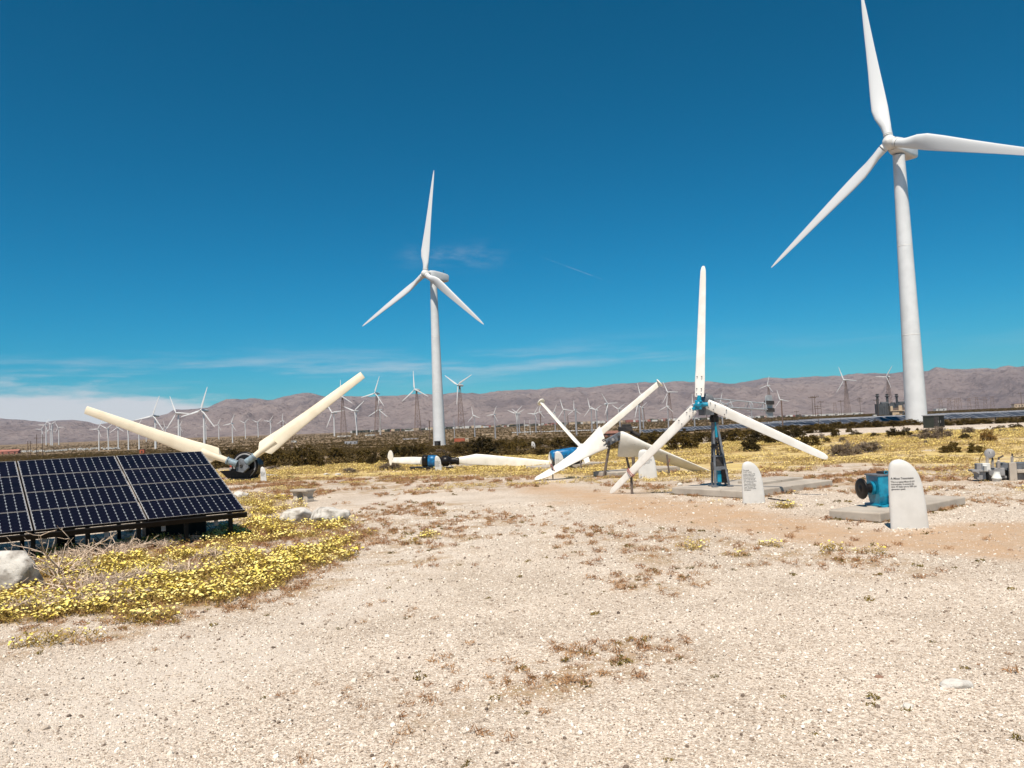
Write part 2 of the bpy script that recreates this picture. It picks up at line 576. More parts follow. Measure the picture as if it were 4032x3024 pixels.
Z_WEED = [wpoly(p) for p in (
    [(1350, 2900), (1500, 2760), (1750, 2700), (2050, 2600), (2350, 2500), (2620, 2500), (2700, 2600), (2450, 2680), (2100, 2760), (1750, 2820), (1600, 2960), (1350, 3024)],
    [(2280, 2280), (2500, 2230), (2750, 2250), (2680, 2340), (2400, 2340)],
    [(2150, 2080), (2600, 2080), (3100, 2130), (3700, 2200), (3650, 2290), (3200, 2240), (2700, 2230), (2250, 2210)],
    [(-100, 2440), (150, 2440), (330, 2410), (560, 2440), (800, 2400), (1050, 2340), (1300, 2240), (1500, 2200), (1850, 2150), (1820, 2230), (1450, 2280), (1150, 2400), (700, 2470), (400, 2520), (-100, 2600)],
    [(1350, 1990), (1800, 1980), (2050, 2020), (1950, 2120), (1600, 2200), (1350, 2130)],
    [(1000, 1890), (1700, 1880), (2100, 1885), (2050, 1925), (1500, 1950), (1000, 1960), (900, 1930)],
    [(3000, 1840), (3300, 1830), (4100, 1850), (4100, 1960), (3850, 1990), (3400, 1960), (3100, 1930)],
    [(2350, 1890), (2700, 1900), (3000, 1950), (2900, 1985), (2600, 1960), (2400, 1930)],
)]


def scrub_w(X, Y):
    t = np.clip(np.asarray(X) / np.maximum(Y, 8), -.7, .7)
    th = 52 + 75 * sstep(t, 0.05, .35)
    return sstep(Y / th, .9, 1.35)


# ------------------------------------------------------------------ ground sheet
def make_ground():
    ys = np.concatenate([np.linspace(-25, 1.5, 12), np.geomspace(2.2, 40, 190), np.geomspace(41.5, 7600, 150)])
    us = np.linspace(-1.15, 1.15, 250)
    us = us * (0.55 + .45 * np.abs(us) / 1.15) / 1.0
    YY, UU = np.meshgrid(ys, us, indexing='ij')
    XX = UU * (np.maximum(YY, 0) * 1.25 + 12)
    ZZ = G(XX, YY)
    v = np.stack([XX, YY, ZZ], -1).reshape(-1, 3)
    nr, nc = XX.shape
    i = np.arange(nr - 1)[:, None] * nc + np.arange(nc - 1)[None]
    f = np.stack([i, i + 1, i + nc + 1, i + nc], -1).reshape(-1, 4)
    me = bpy.data.meshes.new('ground')
    me.from_pydata(v.tolist(), [], f.tolist())
    me.polygons.foreach_set('use_smooth', [True] * len(f))
    X, Y = v[:, 0], v[:, 1]
    near = Y < 400
    def put(nm, vals):
        a = me.attributes.new(nm, 'FLOAT', 'POINT'); a.data.foreach_set('value', vals.astype(np.float32))
    sand = np.where(near, zmask(X, Y, Z_SAND, .35), 0)
    yel = np.where(near, zmask(X, Y, Z_YEL, .5), 0)
    flw = np.maximum.reduce([zmask(X, Y, Z_FLW, .25) * (1 - zmask(X, Y, Z_BARE, .12)), zmask(X, Y, Z_FLW2, .3), .6 * zmask(X, Y, Z_FLW3, .3)])
    weed = np.maximum.reduce([zmask(X, Y, p, .5) for p in Z_WEED])
    put('track', np.where(near, zmask(X, Y, Z_TRACK, .9), 0)); put('sand', sand); put('yel', yel); put('soil', np.where(near, flw, 0)); put('weed', np.where(near, weed, 0))
    put('scrub', scrub_w(X, Y)); put('pale', np.where(near, zmask(X, Y, Z_PALE, .1), 0))
    ob = bpy.data.objects.new('ground', me)
    COL.objects.link(ob)
    tag(ob, 'pale gravel and sandy desert ground reaching the mountains', None, None, 'structure')
    m = bpy.data.materials.new('desert ground'); m.use_nodes = True
    t = NT(m.node_tree); b = m.node_tree.nodes['Principled BSDF']
    pos = t.n('ShaderNodeNewGeometry').outputs['Position']
    at = lambda n_: t.n('ShaderNodeAttribute', attribute_name=n_).outputs['Fac']
    rnd = t.n('ShaderNodeSeparateColor', inp={0: t.vor(pos, 95)}).outputs[0]
    rnd2 = t.n('ShaderNodeSeparateColor', inp={0: t.vor(pos, 38)}).outputs[1]
    pal = [(0, (.11, .08, .06)), (.06, (.22, .165, .125)), (.16, (.42, .345, .275)), (.42, (.575, .49, .405)), (.72, (.70, .615, .525)), (1, (.90, .84, .76))]
    g1 = t.ramp(rnd, pal)
    g2 = t.ramp(rnd2, pal)
    grav = t.mix(.35, g1, g2)
    big = t.noise(pos, .55, 4, .6)
    grav = t.mix(1.0, grav, t.ramp(big, [(.3, (.80, .77, .73)), (.7, (1.10, 1.09, 1.07))]), 'MULTIPLY')
    spot = t.noise(pos, 9, 4, .7)
    grav = t.mix(t.sm(spot, .60, .72), grav, (.42, .31, .23))
    sandc = t.mix(t.sm(t.noise(pos, 2.2, 5, .7), .3, .7), (.52, .315, .17), (.46, .30, .18))
    sandc = t.mix(.20, sandc, g1)
    fine = t.noise(pos, 1.7, 5, .65)
    sandm = t.m('MULTIPLY', at('sand'), t.m('ADD', .62, t.m('MULTIPLY', t.sm(fine, .3, .6), .38)))
    trk = t.m('MULTIPLY', at('track'), t.sm(t.noise(pos, .9, 5, .65), .32, .55))
    grav = t.mix(t.m('MULTIPLY', trk, .75), grav, t.mix(t.sm(fine, .3, .7), (.67, .60, .52), (.59, .52, .445)))
    dust = t.m('MULTIPLY', t.sm(t.noise(pos, .33, 6, .7), .54, .70), .35)
    grav = t.mix(dust, grav, (.50, .40, .31))
    grav = t.mix(1.0, grav, (1.01, .985, .975), 'MULTIPLY')
    c = t.mix(sandm, grav, sandc)
    weedm = t.m('MULTIPLY', at('weed'), t.sm(t.noise(pos, 1.3, 6, .72), .46, .60))
    c = t.mix(t.m('MULTIPLY', weedm, .8), c, t.mix(t.sm(spot, .4, .6), (.43, .28, .17), (.32, .22, .11)))
    soilc = t.mix(t.sm(spot, .35, .65), (.46, .32, .185), (.30, .20, .085))
    c = t.mix(t.m('MULTIPLY', at('soil'), .85), c, soilc)
    # dry yellow field: stretched patches of straw, sand and flowers
    yv = t.noise(pos, .8, 6, .7)
    ystr = t.noise(t.n('ShaderNodeMapping', inp={0: pos, 'Scale': (.25, .9, 1)}).outputs[0], .9, 5, .65)
    yc = t.mix(t.sm(ystr, .38, .6), (.57, .41, .17), (.64, .49, .20))
    yc = t.mix(t.sm(yv, .5, .66), yc, (.45, .29, .13))
    c = t.mix(t.m('MULTIPLY', at('yel'), t.sm(t.noise(pos, .5, 5, .7), .30, .52)), c, yc)
    # far scrub plain: sand between bushes
    sv = t.noise(t.n('ShaderNodeMapping', inp={0: pos, 'Scale': (.35, 1, 1)}).outputs[0], .06, 6, .7)
    sc = t.mix(t.sm(sv, .40, .60), (.27, .185, .11), (.125, .087, .045))
    sv2 = t.noise(t.n('ShaderNodeMapping', inp={0: pos, 'Scale': (.25, 1, 1)}).outputs[0], .016, 5, .6)
    sc = t.mix(t.sm(sv2, .54, .66), sc, (.42, .31, .21))
    c = t.mix(at('scrub'), c, sc)
    c = t.mix(at('pale'), c, (.62, .55, .47))
    t.set(b.inputs['Base Color'], c)
    b.inputs['Roughness'].default_value = .95
    b.inputs['Specular IOR Level'].default_value = .15
    hgt = t.m('ADD', t.m('MULTIPLY', t.vor(pos, 95, 'Distance'), -1.0), t.m('MULTIPLY', t.vor(pos, 38, 'Distance'), -1.3))
    hgt = t.m('ADD', hgt, t.m('MULTIPLY', spot, 1.2))
    bn = t.n('ShaderNodeBump', inp={'Height': hgt, 'Strength': .8, 'Distance': .009})
    t.set(b.inputs['Normal'], bn.outputs[0])
    me.materials.append(m)
    return ob


make_ground()

# ------------------------------------------------------------------ mountains
RIDGE = np.array([(-900, 1640), (-500, 1655), (-200, 1648), (0, 1651), (70, 1652), (150, 1660), (185, 1664), (215, 1657), (250, 1655), (290, 1655), (345, 1662), (385, 1674), (430, 1667), (520, 1660), (570, 1650), (620, 1641), (660, 1634), (690, 1616), (740, 1614), (780, 1608), (820, 1605), (840, 1597), (890, 1578), (950, 1575), (1000, 1572), (1030, 1573), (1055, 1577), (1100, 1568), (1150, 1558), (1190, 1550), (1210, 1549), (1240, 1554), (1280, 1563), (1330, 1567), (1440, 1566), (1500, 1560), (1570, 1562), (1630, 1555), (1750, 1555), (1800, 1551), (1830, 1553), (1860, 1549), (1890, 1553), (1950, 1547), (1990, 1541), (2047, 1538), (2088, 1535), (2126, 1538), (2171, 1531), (2216, 1528), (2239, 1531), (2273, 1527), (2318, 1531), (2363, 1525), (2400, 1517), (2490, 1511), (2547, 1510), (2615, 1513), (2649, 1508), (2689, 1505), (2739, 1508), (2900, 1508), (2990, 1498), (3027, 1492), (3081, 1495), (3162, 1489), (3221, 1484), (3262, 1486), (3318, 1483), (3400, 1474), (3486, 1470), (3560, 1466), (3657, 1461), (3686, 1454), (3757, 1457), (3800, 1458), (3886, 1454), (3920, 1457), (3971, 1444), (4032, 1443), (4300, 1440), (4700, 1425), (5200, 1440)], float)


def make_mountains():
    # ridge height as slope tan(elevation) against t = X / Y
    rt_, re = [], []
    for x, y in RIDGE:
        r = pixray(x, y); rt_.append(r[0] / r[1]); re.append(r[2] / r[1])
    rt_, re = np.array(rt_), np.array(re)
    o_ = np.argsort(rt_); rt_, re = rt_[o_], re[o_]
    nt, nr = 800, 130
    ts = np.linspace(-1.05, 1.05, nt)
    Y0, Y1 = 3300., 6400.
    rs = np.concatenate([np.linspace(0, 1, nr - 12), 1 + np.linspace(.03, .5, 12)])
    T, Rr = np.meshgrid(ts, rs, indexing='ij')
    Y = Y0 + (Y1 - Y0) * Rr
    X = T * Y
    elev = np.interp(ts, rt_, re)[:, None]
    ridge_h = elev * Y1 + 2.0
    foot = G(X * 0 + T * Y0, Y * 0 + Y0) - 14
    # fold gullies that run down slope, warped
    wx = X / 420 + 1.4 * (fbm(X / 900, Y / 900, 11, 3) - .5)
    wy = Y / 1150
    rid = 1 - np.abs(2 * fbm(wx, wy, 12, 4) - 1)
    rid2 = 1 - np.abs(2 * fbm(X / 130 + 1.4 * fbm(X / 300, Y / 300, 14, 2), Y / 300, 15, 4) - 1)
    big = fbm(X / 1500, Y / 1300, 16, 3)
    prof = np.clip(Rr, 0, 1)
    front = sstep(prof, .02, .45) * (.30 + .34 * big)
    base = np.maximum(prof ** 1.55, front)
    env = sstep(prof, 0.0, .25) * (1 - .75 * sstep(prof, .84, 1.0))
    h = base + env * (.40 * (rid - .62) + .18 * (rid2 - .6))
    h = np.where(Rr > 1, 1 - (Rr - 1) * 1.2, h)
    Z = foot + (ridge_h - foot) * h
    lim = (elev * 0.985) * Y + 2.0           # nothing in front may rise above the crest line
    Z = np.where(Rr < .985, np.minimum(Z, lim), Z)
    v = np.stack([X, Y, Z], -1).reshape(-1, 3)
    nr_ = len(rs)
    i = np.arange(nt - 1)[:, None] * nr_ + np.arange(nr_ - 1)[None]
    f = np.stack([i, i + nr_, i + nr_ + 1, i + 1], -1).reshape(-1, 4)
    me = bpy.data.meshes.new('mountains')
    me.from_pydata(v.tolist(), [], f.tolist())
    me.polygons.foreach_set('use_smooth', [True] * len(f))
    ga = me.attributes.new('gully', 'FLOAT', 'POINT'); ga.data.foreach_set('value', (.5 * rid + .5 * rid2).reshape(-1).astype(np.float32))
    m = bpy.data.materials.new('arid mountain slopes'); m.use_nodes = True
    t = NT(m.node_tree); b = m.node_tree.nodes['Principled BSDF']
    pos = t.n('ShaderNodeNewGeometry').outputs['Position']
    n_a = t.noise(pos, .0016, 7, .62)
    n_b = t.noise(pos, .009, 7, .68)
    c = t.mix(t.sm(n_a, .40, .60), (.245, .20, .20), (.345, .275, .26))
    hz = t.n('ShaderNodeSeparateXYZ', inp={0: pos}).outputs[2]
    c = t.mix(t.m('MULTIPLY', t.sm(t.m('ADD', hz, t.m('MULTIPLY', n_b, 160)), 190, 330), .5), c, (.20, .175, .19))
    c = t.mix(t.m('MULTIPLY', t.sm(n_b, .48, .66), .5), c, (.42, .335, .31))
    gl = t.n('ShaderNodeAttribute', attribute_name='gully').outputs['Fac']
    c = t.mix(t.m('MULTIPLY', t.sm(gl, .70, .92), .45), c, (.43, .345, .32))  # crests lightened in colour, part of the painted relief
    c = t.mix(t.m('MULTIPLY', t.sm(gl, .58, .36), .5), c, (.165, .135, .145))  # gullies darkened in colour: scrub tone plus relief shading the sun flattens
    c = t.mix(t.m('MULTIPLY', t.sm(t.noise(pos, .025, 6, .7), .52, .64), .6), c, (.15, .11, .105))
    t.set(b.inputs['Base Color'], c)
    b.inputs['Roughness'].default_value = 1.0
    b.inputs['Specular IOR Level'].default_value = .05
    bn = t.n('ShaderNodeBump', inp={'Height': t.noise(pos, .013, 8, .7), 'Strength': 1.0, 'Distance': 70})
    t.set(b.inputs['Normal'], bn.outputs[0])
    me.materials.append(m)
    ob = bpy.data.objects.new('mountains', me)
    COL.objects.link(ob)
    tag(ob, 'long mauve brown mountain range along the horizon', None, None, 'structure')
    return ob


make_mountains()

# ------------------------------------------------------------------ haze
def make_haze():
    mb = MB().box((0, 3900, 195), (21000, 8000, 490))
    m = bpy.data.materials.new('haze'); m.use_nodes = True
    nt = m.node_tree; nt.nodes.clear()
    t = NT(nt)
    pv = t.n('ShaderNodeVolumePrincipled')
    pv.inputs['Color'].default_value = (.52, .68, .95, 1)
    pv.inputs['Density'].default_value = HAZE
    pv.inputs['Anisotropy'].default_value = 0.0
    m.cycles.homogeneous_volume = True
    ou = t.n('ShaderNodeOutputMaterial')
    nt.links.new(pv.outputs[0], ou.inputs['Volume'])
    o = mb.build('haze', m)
    tag(o, 'thin pale desert haze filling the valley', None, None, 'stuff')


HAZE = 2.4e-5
make_haze()

# ------------------------------------------------------------------ wind turbines
def bmat(x, y, z, o, sx=1, sy=1, sz=1):
    m = Matrix.Identity(4)
    for i in range(3):
        m[i][0], m[i][1], m[i][2], m[i][3] = x[i] * sx, y[i] * sy, z[i] * sz, o[i]
    return m


def rotor_frame(brg, tilt):
    n = np.array([math.sin(brg) * math.cos(tilt), math.cos(brg) * math.cos(tilt), math.sin(tilt)])
    up = unit(np.array([0, 0, 1.]) - n * n[2])
    rd = np.cross(up, n)
    return n, up, rd


# unit meshes (blade of length 1 along +Z, chord along X, upwind face +Y)
BIG_ST = [(0, .050, .050, 0, 0, 1), (.035, .050, .050, 0, 0, 1), (.08, .058, .046, 24, .004, .7), (.14, .080, .038, 22, .014, .3), (.20, .090, .030, 17, .018, .1), (.30, .082, .024, 12, .016, 0), (.45, .066, .018, 8, .012, 0), (.6, .052, .013, 5, .009, 0), (.75, .040, .009, 3, .006, 0), (.88, .028, .006, 2, .003, 0), (.96, .017, .004, 1, .001, 0), (1.0, .005, .002, 1, 0, 0)]
SM_ST = [(0, .040, .040, 0, 0, 1), (.05, .040, .036, 10, 0, 1), (.14, .092, .030, 12, .015, .2), (.4, .072, .02, 7, .012, 0), (.7, .052, .014, 3, .006, 0), (.95, .034, .008, 1, 0, 0), (1, .018, .005, 1, 0, 0)]
ME_BIGBLADE = MB().blade((0, 0, 0), (0, 0, 1), (0, 1, 0), [(a, b * 1.06, c, d, e, f) for a, b, c, d, e, f in BIG_ST], n=24, bend=-.015).mesh('blade', M_TURB)
ME_SMBLADE = MB().blade((0, 0, 0), (0, 0, 1), (0, 1, 0), SM_ST, n=10).mesh('blade', M_TURB)
ME_TOWER = MB().cyl((0, 0, 0), (0, 0, 1), 1, .58, n=20).mesh('tower', M_TURB)
ME_TOWERG = MB().cyl((0, 0, 0), (0, 0, 1), 1, .62, n=14).mesh('tower', M_GREYT)
ME_TOWERR = MB().cyl((0, 0, 0), (0, 0, 1), 1, .75, n=10).mesh('tower', M_RUST)


def ring_sup(z, hw, hh, p=3.0, n=20):
    out = []
    for k in range(n):
        t = 2 * math.pi * k / n
        c, s_ = math.cos(t), math.sin(t)
        out.append((abs(c) ** (2 / p) * math.copysign(hw, c), z, abs(s_) ** (2 / p) * math.copysign(hh, s_)))
    return out


# nacelle along Y, rotor end at y=+0, tail at y=-1 (unit length)
ME_NAC = MB().rings([[(x, -y, z) for x, y, z in ring_sup(q, hw, hh)] for q, hw, hh in ((0, .10, .12), (.04, .15, .17), (.3, .17, .19), (.75, .165, .185), (.95, .13, .15), (1.0, .09, .11))]).mesh('nacelle', M_TURB)
ME_HUB = MB().lathe((0, 0, 0), (0, 1, 0), [(-.5, .42), (-.2, .5), (.1, .48), (.4, .36), (.6, .18), (.68, .02)], 18).mesh('hub', M_TURB)


def lattice_mesh():
    mb = MB()
    n = 9
    lv = [1 - (1 - k / n) ** 1.12 for k in range(n + 1)]
    hw = lambda q: .085 * (1 - q) + .014 * q
    cs = ((-1, -1), (1, -1), (1, 1), (-1, 1))
    for cx, cy in cs:
        mb.bar((cx * hw(0), cy * hw(0), 0), (cx * hw(1), cy * hw(1), 1), .0052)
    for k in range(n):
        a, b = lv[k], lv[k + 1]
        for j in range(4):
            c0, c1 = cs[j], cs[(j + 1) % 4]
            pa = (c0[0] * hw(a), c0[1] * hw(a), a); pb = (c1[0] * hw(b), c1[1] * hw(b), b)
            pc = (c1[0] * hw(a), c1[1] * hw(a), a); pd = (c0[0] * hw(b), c0[1] * hw(b), b)
            mb.bar(pa, pb, .0030); mb.bar(pc, pd, .0030); mb.bar(pd, pb, .0030)
    mb.bar((0, 0, 0), (0, 0, 1), .004)
    mb.cyl((0, 0, .93), (0, 0, 1.0), .016, .018, n=8)
    return mb.mesh('lattice_tower', M_RUST)


ME_LAT = lattice_mesh()


def small_turbine(kind, hub, base, tip, blen, label, yaw=38, dist=None, group=None, boxy=False, blades=(0, 1, 2)):
    """hub, base, tip: pixels of hub, tower foot and the most upright blade tip; blen: blade length in pixels"""
    if dist is None:
        b = gp(*base)
    else:
        q = P(base[0], base[1], dist); b = onground(q[0], dist)
    D = b[1]
    h3 = P(hub[0], hub[1], D)
    H = max(h3[2] - b[2], 2)
    mpp = D / FPX
    azv = math.atan2(b[0], D)
    t = thing('lattice_tower_turbine' if kind == 'L' else 'wind_turbine', label, 'wind turbine', b, group)
    nac_l = {'T': .16, 'G': .17, 'R': .17, 'L': .15, 'W': .17}[kind] * H if kind != 'W' else .13 * H
    L = blen * mpp * 1.05
    nac_l = .42 * L
    n, up, rd = rotor_frame(azv + math.pi + R_(yaw), R_(4))
    top = np.array([0, 0, H - .10 * nac_l])
    hubp = np.array([0, 0, H]) + n * nac_l * .42
    wpx = {'T': .030, 'W': .034, 'G': .033, 'R': .025, 'L': 1}[kind]
    if kind == 'L':
        tw = link_mesh('lattice_tower', ME_LAT, t, Matrix.Diagonal((H * .9, H * .9, top[2], 1)))
    else:
        me = {'T': ME_TOWER, 'W': ME_TOWER, 'G': ME_TOWERG, 'R': ME_TOWERR}[kind]
        tw = link_mesh('tower', me, t, Matrix.Diagonal((wpx * H, wpx * H, top[2], 1)))
    zz = np.array([0, 0, 1.]); side = np.cross(n, zz)
    fat = 1.5 if boxy else 1.0
    link_mesh('nacelle', ME_NAC, t, bmat(side, n, np.cross(side, n), np.array([0, 0, H]) + n * nac_l * .32, nac_l * .75 * fat, nac_l, nac_l * .75 * fat))
    link_mesh('hub', ME_HUB, t, bmat(side, n, np.cross(side, n), hubp, nac_l * .19, nac_l * .24, nac_l * .19))
    # phase so that the given blade points to its tip
    dx, dy = tip[0] - hub[0], -(tip[1] - hub[1])
    ca = math.cos(ROLL); sa = math.sin(ROLL)
    ux = dx * ca + dy * sa; uy = -dx * sa + dy * ca
    ph = math.atan2(ux / max(math.cos(R_(yaw)), .3), uy)
    for k in blades:
        a = ph + k * 2 * math.pi / 3
        d = up * math.cos(a) + rd * math.sin(a)
        c = np.cross(n, d)
        link_mesh('blade', ME_SMBLADE, t, bmat(c, n, d, hubp + d * .03 * L, L, L, L))
    return t


# kind, hub, base, most upright tip, blade px, (options)
TB = [
    ('T', (164, 1691), (166, 1746), (176, 1668), 24), ('T', (176, 1674), (182, 1752), (189, 1647), 29),
    ('T', (197, 1690), (199, 1753), (195, 1667), 24), ('T', (202, 1671), (206, 1754), (189, 1663), 25),
    ('T', (229, 1684), (232, 1752), (219, 1665), 24),
    ('T', (383, 1690), (390, 1775), (397, 1658), 34), ('T', (420, 1688), (427, 1772), (440, 1669), 34),
    ('T', (458, 1684), (466, 1771), (456, 1655), 34), ('T', (496, 1681), (506, 1771), (516, 1660), 34),
    ('T', (543, 1679), (548, 1770), (559, 1646), 36), ('T', (576, 1688), (576, 1740), (589, 1675), 20),
    ('W', (603, 1638), (613, 1767), (621, 1563), 76), ('T', (608, 1684), (611, 1737), (619, 1666), 20),
    ('T', (648, 1681), (652, 1736), (643, 1660), 22), ('W', (691, 1628), (705, 1764), (667, 1570), 70),
    ('T', (707, 1680), (711, 1735), (715, 1656), 25), ('W', (789, 1617), (805, 1757), (806, 1528), 88),
    ('T', (798, 1675), (812, 1731), (801, 1655), 20), ('T', (858, 1673), (862, 1731), (866, 1649), 25),
    ('T', (910, 1668), (916, 1744), (919, 1633), 36), ('T', (963, 1665), (967, 1727), (977, 1650), 24),
    ('T', (1016, 1663), (1017, 1722), (1031, 1648), 24), ('T', (1064, 1659), (1066, 1719), (1077, 1636), 26),
    ('T', (1114, 1656), (1116, 1714), (1114, 1631), 26),
    ('L', (1341, 1561), (1353, 1712), (1337, 1502), 60), ('T', (1310, 1626), (1317, 1719), (1292, 1597), 58),
    ('T', (1399, 1619), (1405, 1716), (1434, 1580), 56), ('L', (1480, 1549), (1488, 1710), (1494, 1486), 64),
    ('T', (1492, 1614), (1498, 1712), (1492, 1572), 50),
    ('L', (1633, 1535), (1646, 1705), (1625, 1466), 70), ('L', (1801, 1517), (1817, 1700), (1843, 1487), 72),
    ('G', (1862, 1637), (1870, 1720), (1855, 1605), 34), ('G', (1944, 1632), (1951, 1726), (1949, 1615), 32),
    ('G', (2030, 1628), (2038, 1713), (2054, 1599), 40), ('G', (2040, 1629), (2046, 1705), (2017, 1611), 34),
    ('G', (2106, 1629), (2111, 1704), (2119, 1602), 32), ('R', (2127, 1622), (2131, 1715), (2131, 1595), 34),
    ('G', (2180, 1625), (2187, 1700), (2190, 1595), 32), ('G', (2220, 1613), (2226, 1690), (2208, 1579), 42),
    ('G', (2266, 1614), (2268, 1697), (2264, 1580), 36),
    ('G', (2320, 1609), (2332, 1706), (2310, 1572), 40), ('G', (2346, 1614), (2352, 1692), (2370, 1595), 32),
    ('G', (2390, 1591), (2394, 1699), (2368, 1552), 46), ('G', (2435, 1611), (2442, 1692), (2461, 1590), 34),
    ('G', (2514, 1584), (2522, 1710), (2505, 1642), 58), ('L', (2522, 1553), (2532, 1672), (2511, 1515), 44),
    ('G', (2529, 1604), (2534, 1688), (2518, 1598), 30), ('L', (2637, 1545), (2641, 1668), (2619, 1507), 46),
    ('G', (2626, 1600), (2633, 1686), (2628, 1563), 37), ('G', (2727, 1590), (2736, 1683), (2725, 1557), 36),
    ('G', (2840, 1586), (2846, 1675), (2845, 1549), 38), ('L', (3024, 1518), (3033, 1650), (3029, 1489), 36),
    ('R', (3076, 1575), (3083, 1690), (3071, 1560), 40), ('L', (3327, 1497), (3338, 1640), (3308, 1448), 54),
    ('L', (3493, 1484), (3505, 1636), (3514, 1441), 46),
]
TB.sort(key=lambda r: r[1][0])
KN = {'T': 'small white tubular turbine', 'W': 'larger white tubular turbine in the left group', 'G': 'grey tubular tower turbine', 'R': 'thin rusty tower turbine', 'L': 'white rotor on brown lattice tower'}
cnt = {}
tot = {}
for r in TB:
    tot[r[0]] = tot.get(r[0], 0) + 1
for r in TB:
    k = r[0]; i = cnt.get(k, 0); cnt[k] = i + 1
    lab = f'{KN[k]} on the plain, {ordn(i)} of {tot[k]} from left'
    kw = {}
    if r[1] == (2390, 1591): kw = dict(yaw=-40, boxy=True)
    if r[1] == (2514, 1584): kw = dict(yaw=25, boxy=True, blades=(0,))
    if k == 'L': kw['dist'] = 1000 if r[1][0] < 2000 else 950
    small_turbine(k, r[1], r[2], r[3], r[4], lab, group='wind turbines on the far plain', **kw)


def big_turbine(hubpx, basepx, D, yaw, ph, L, label, door=False):
    hub = P(*hubpx, D)
    azv = math.atan2(hub[0], hub[1])
    brg = azv + math.pi + R_(yaw)
    n, up, rd = rotor_frame(brg, R_(5))
    horiz = unit((n[0], n[1], 0))
    axis = hub - n * 3.6                        # tower axis behind the hub
    b = onground(axis[0], axis[1], -.3)
    t = thing('large_wind_turbine', label, 'wind turbine', b, 'two large white turbines')
    ztop = axis[2] - 1.75
    r0 = 2.02
    rr = []
    for q in np.linspace(0, 1, 9):
        z = b[2] + (ztop - b[2]) * q; r = r0 + (1.12 - r0) * q
        rr.append([(axis[0] + r * math.cos(a), axis[1] + r * math.sin(a), z) for a in np.linspace(0, 2 * math.pi, 49)[:-1]])
    tw = MB().rings(rr).build('tower', M_TURB, t)
    fl = MB()
    for q in (.33, .66):
        z = b[2] + (ztop - b[2]) * q; r = r0 + (1.12 - r0) * q
        fl.lathe((axis[0], axis[1], z), (0, 0, 1), [(-.09, r - .01), (-.08, r + .012), (.08, r + .008), (.09, r - .01)], 48, cap=False)
    fl.build('weld_flange', M_TURB_OLD, tw)
    bl = MB()
    for k in range(60):
        a = 2 * math.pi * k / 60
        c = np.array([axis[0] + (r0 + .13) * math.cos(a), axis[1] + (r0 + .13) * math.sin(a), b[2] + .55])
        bl.zbox(c, (.07, .07, .34), math.degrees(a))
    bl.lathe((axis[0], axis[1], b[2]), (0, 0, 1), [(0, r0 + .3), (.42, r0 + .3), (.43, r0 - .02)], 40)
    bl.build('bolt_ring', M_TURB_OLD, tw)
    side = np.cross(n, up)
    # nacelle: long box with rounded edges, tapering to the tail
    rr = []
    for q, hw, hh, dz in ((-2.4, .9, 1.1, 0), (-2.1, 1.15, 1.35, 0), (-.5, 1.45, 1.55, .05), (2.5, 1.5, 1.55, .1), (5.4, 1.4, 1.35, .2), (6.0, 1.2, 1.1, .2)):
        ring = []
        for x, y, z in ring_sup(0, hw, hh, 5.5, 28):
            ring.append(axis + side * x + up * (z + dz) - n * q)
        rr.append(ring)
    na = MB().rings(rr).build('nacelle', M_TURB, t)
    MB().bar(axis - n * 4.6 + up * 1.6, axis - n * 4.6 + up * 2.7, .08).bar(axis - n * 5.3 + up * 1.6, axis - n * 5.3 + up * 2.4, .06).zbox(axis - n * 4.6 + up * 2.7, (.5, .12, .1)).build('wind_sensor', M_DKSTEEL, na)
    hb = MB().lathe(hub - n * 1.25, n, [(0, .95), (.1, 1.2), (.7, 1.38), (1.5, 1.34), (2.1, 1.05), (2.5, .62), (2.65, .05)], 28).build('hub', M_TURB_OLD, t)
    MB().lathe(hub - n * 1.32, n, [(0, 1.0), (.08, 1.22), (.1, 1.0)], 28).build('hub_seal', M_DKSTEEL, hb)
    for k in range(3):
        a = ph + k * 2 * math.pi / 3
        d = unit(up * math.cos(a) + rd * math.sin(a) + n * .035)
        c = np.cross(n, d); nn = np.cross(d, c)
        o = np3(hub + d * 1.0)
        bo = link_mesh('blade', ME_BIGBLADE, t, bmat(c, nn, d, o - b, L, L, L))
        MB().lathe(hub + d * 1.32, d, [(0, .70), (.02, .885), (.30, .885), (.32, .70)], 24).build('blade_collar', M_TURB_OLD, t)
        MB().lathe(hub + d * 1.64, d, [(0, .72), (.01, .868), (.06, .868), (.07, .72)], 24).build('root_seam', M_DKSTEEL, t)
    return t, b


tb_r, base_r = big_turbine((3502, 560), (3627, 1668), 155, 25, R_(-8), 32.8, 'tallest white wind turbine at the right, dark cabinet at its foot')
tb_c, base_c = big_turbine((1674, 1078), (1736, 1757), 256, 47.5, R_(6), 33.4, 'tall white wind turbine in the middle, seen beyond the bushes')

# cabinets at the tower feet
def cabinet(c, wx, wy, hz, yaw, label, name='transformer_cabinet'):
    t = thing(name, label, 'cabinet', c)
    a = R_(yaw); X = np.array([math.cos(a), math.sin(a), 0]); Y = np.array([-math.sin(a), math.cos(a), 0]); Z = np.array([0, 0, 1.])
    MB().box(np3(c) + Z * hz / 2, (wx, wy, hz), (X, Y, Z)).build('housing', M_DARKGREEN, t, .03)
    MB().box(np3(c) + Z * (hz + .05), (wx + .2, wy + .2, .1), (X, Y, Z)).build('lid', M_MIDGREY, t, .02)
    for sx in (-.25, .25):
        d = MB().box(np3(c) + X * wx * sx - Y * (wy / 2 + .02) + Z * hz * .5, (wx * .40, .04, hz * .86), (X, Y, Z)).build('door', M_DKSTEEL if sx < 0 else M_BLACK, t)
        MB().box(np3(c) + X * wx * (sx * .4) - Y * (wy / 2 + .06) + Z * hz * .5, (.05, .06, .3), (X, Y, Z)).build('handle', M_MIDGREY, d)
    return t


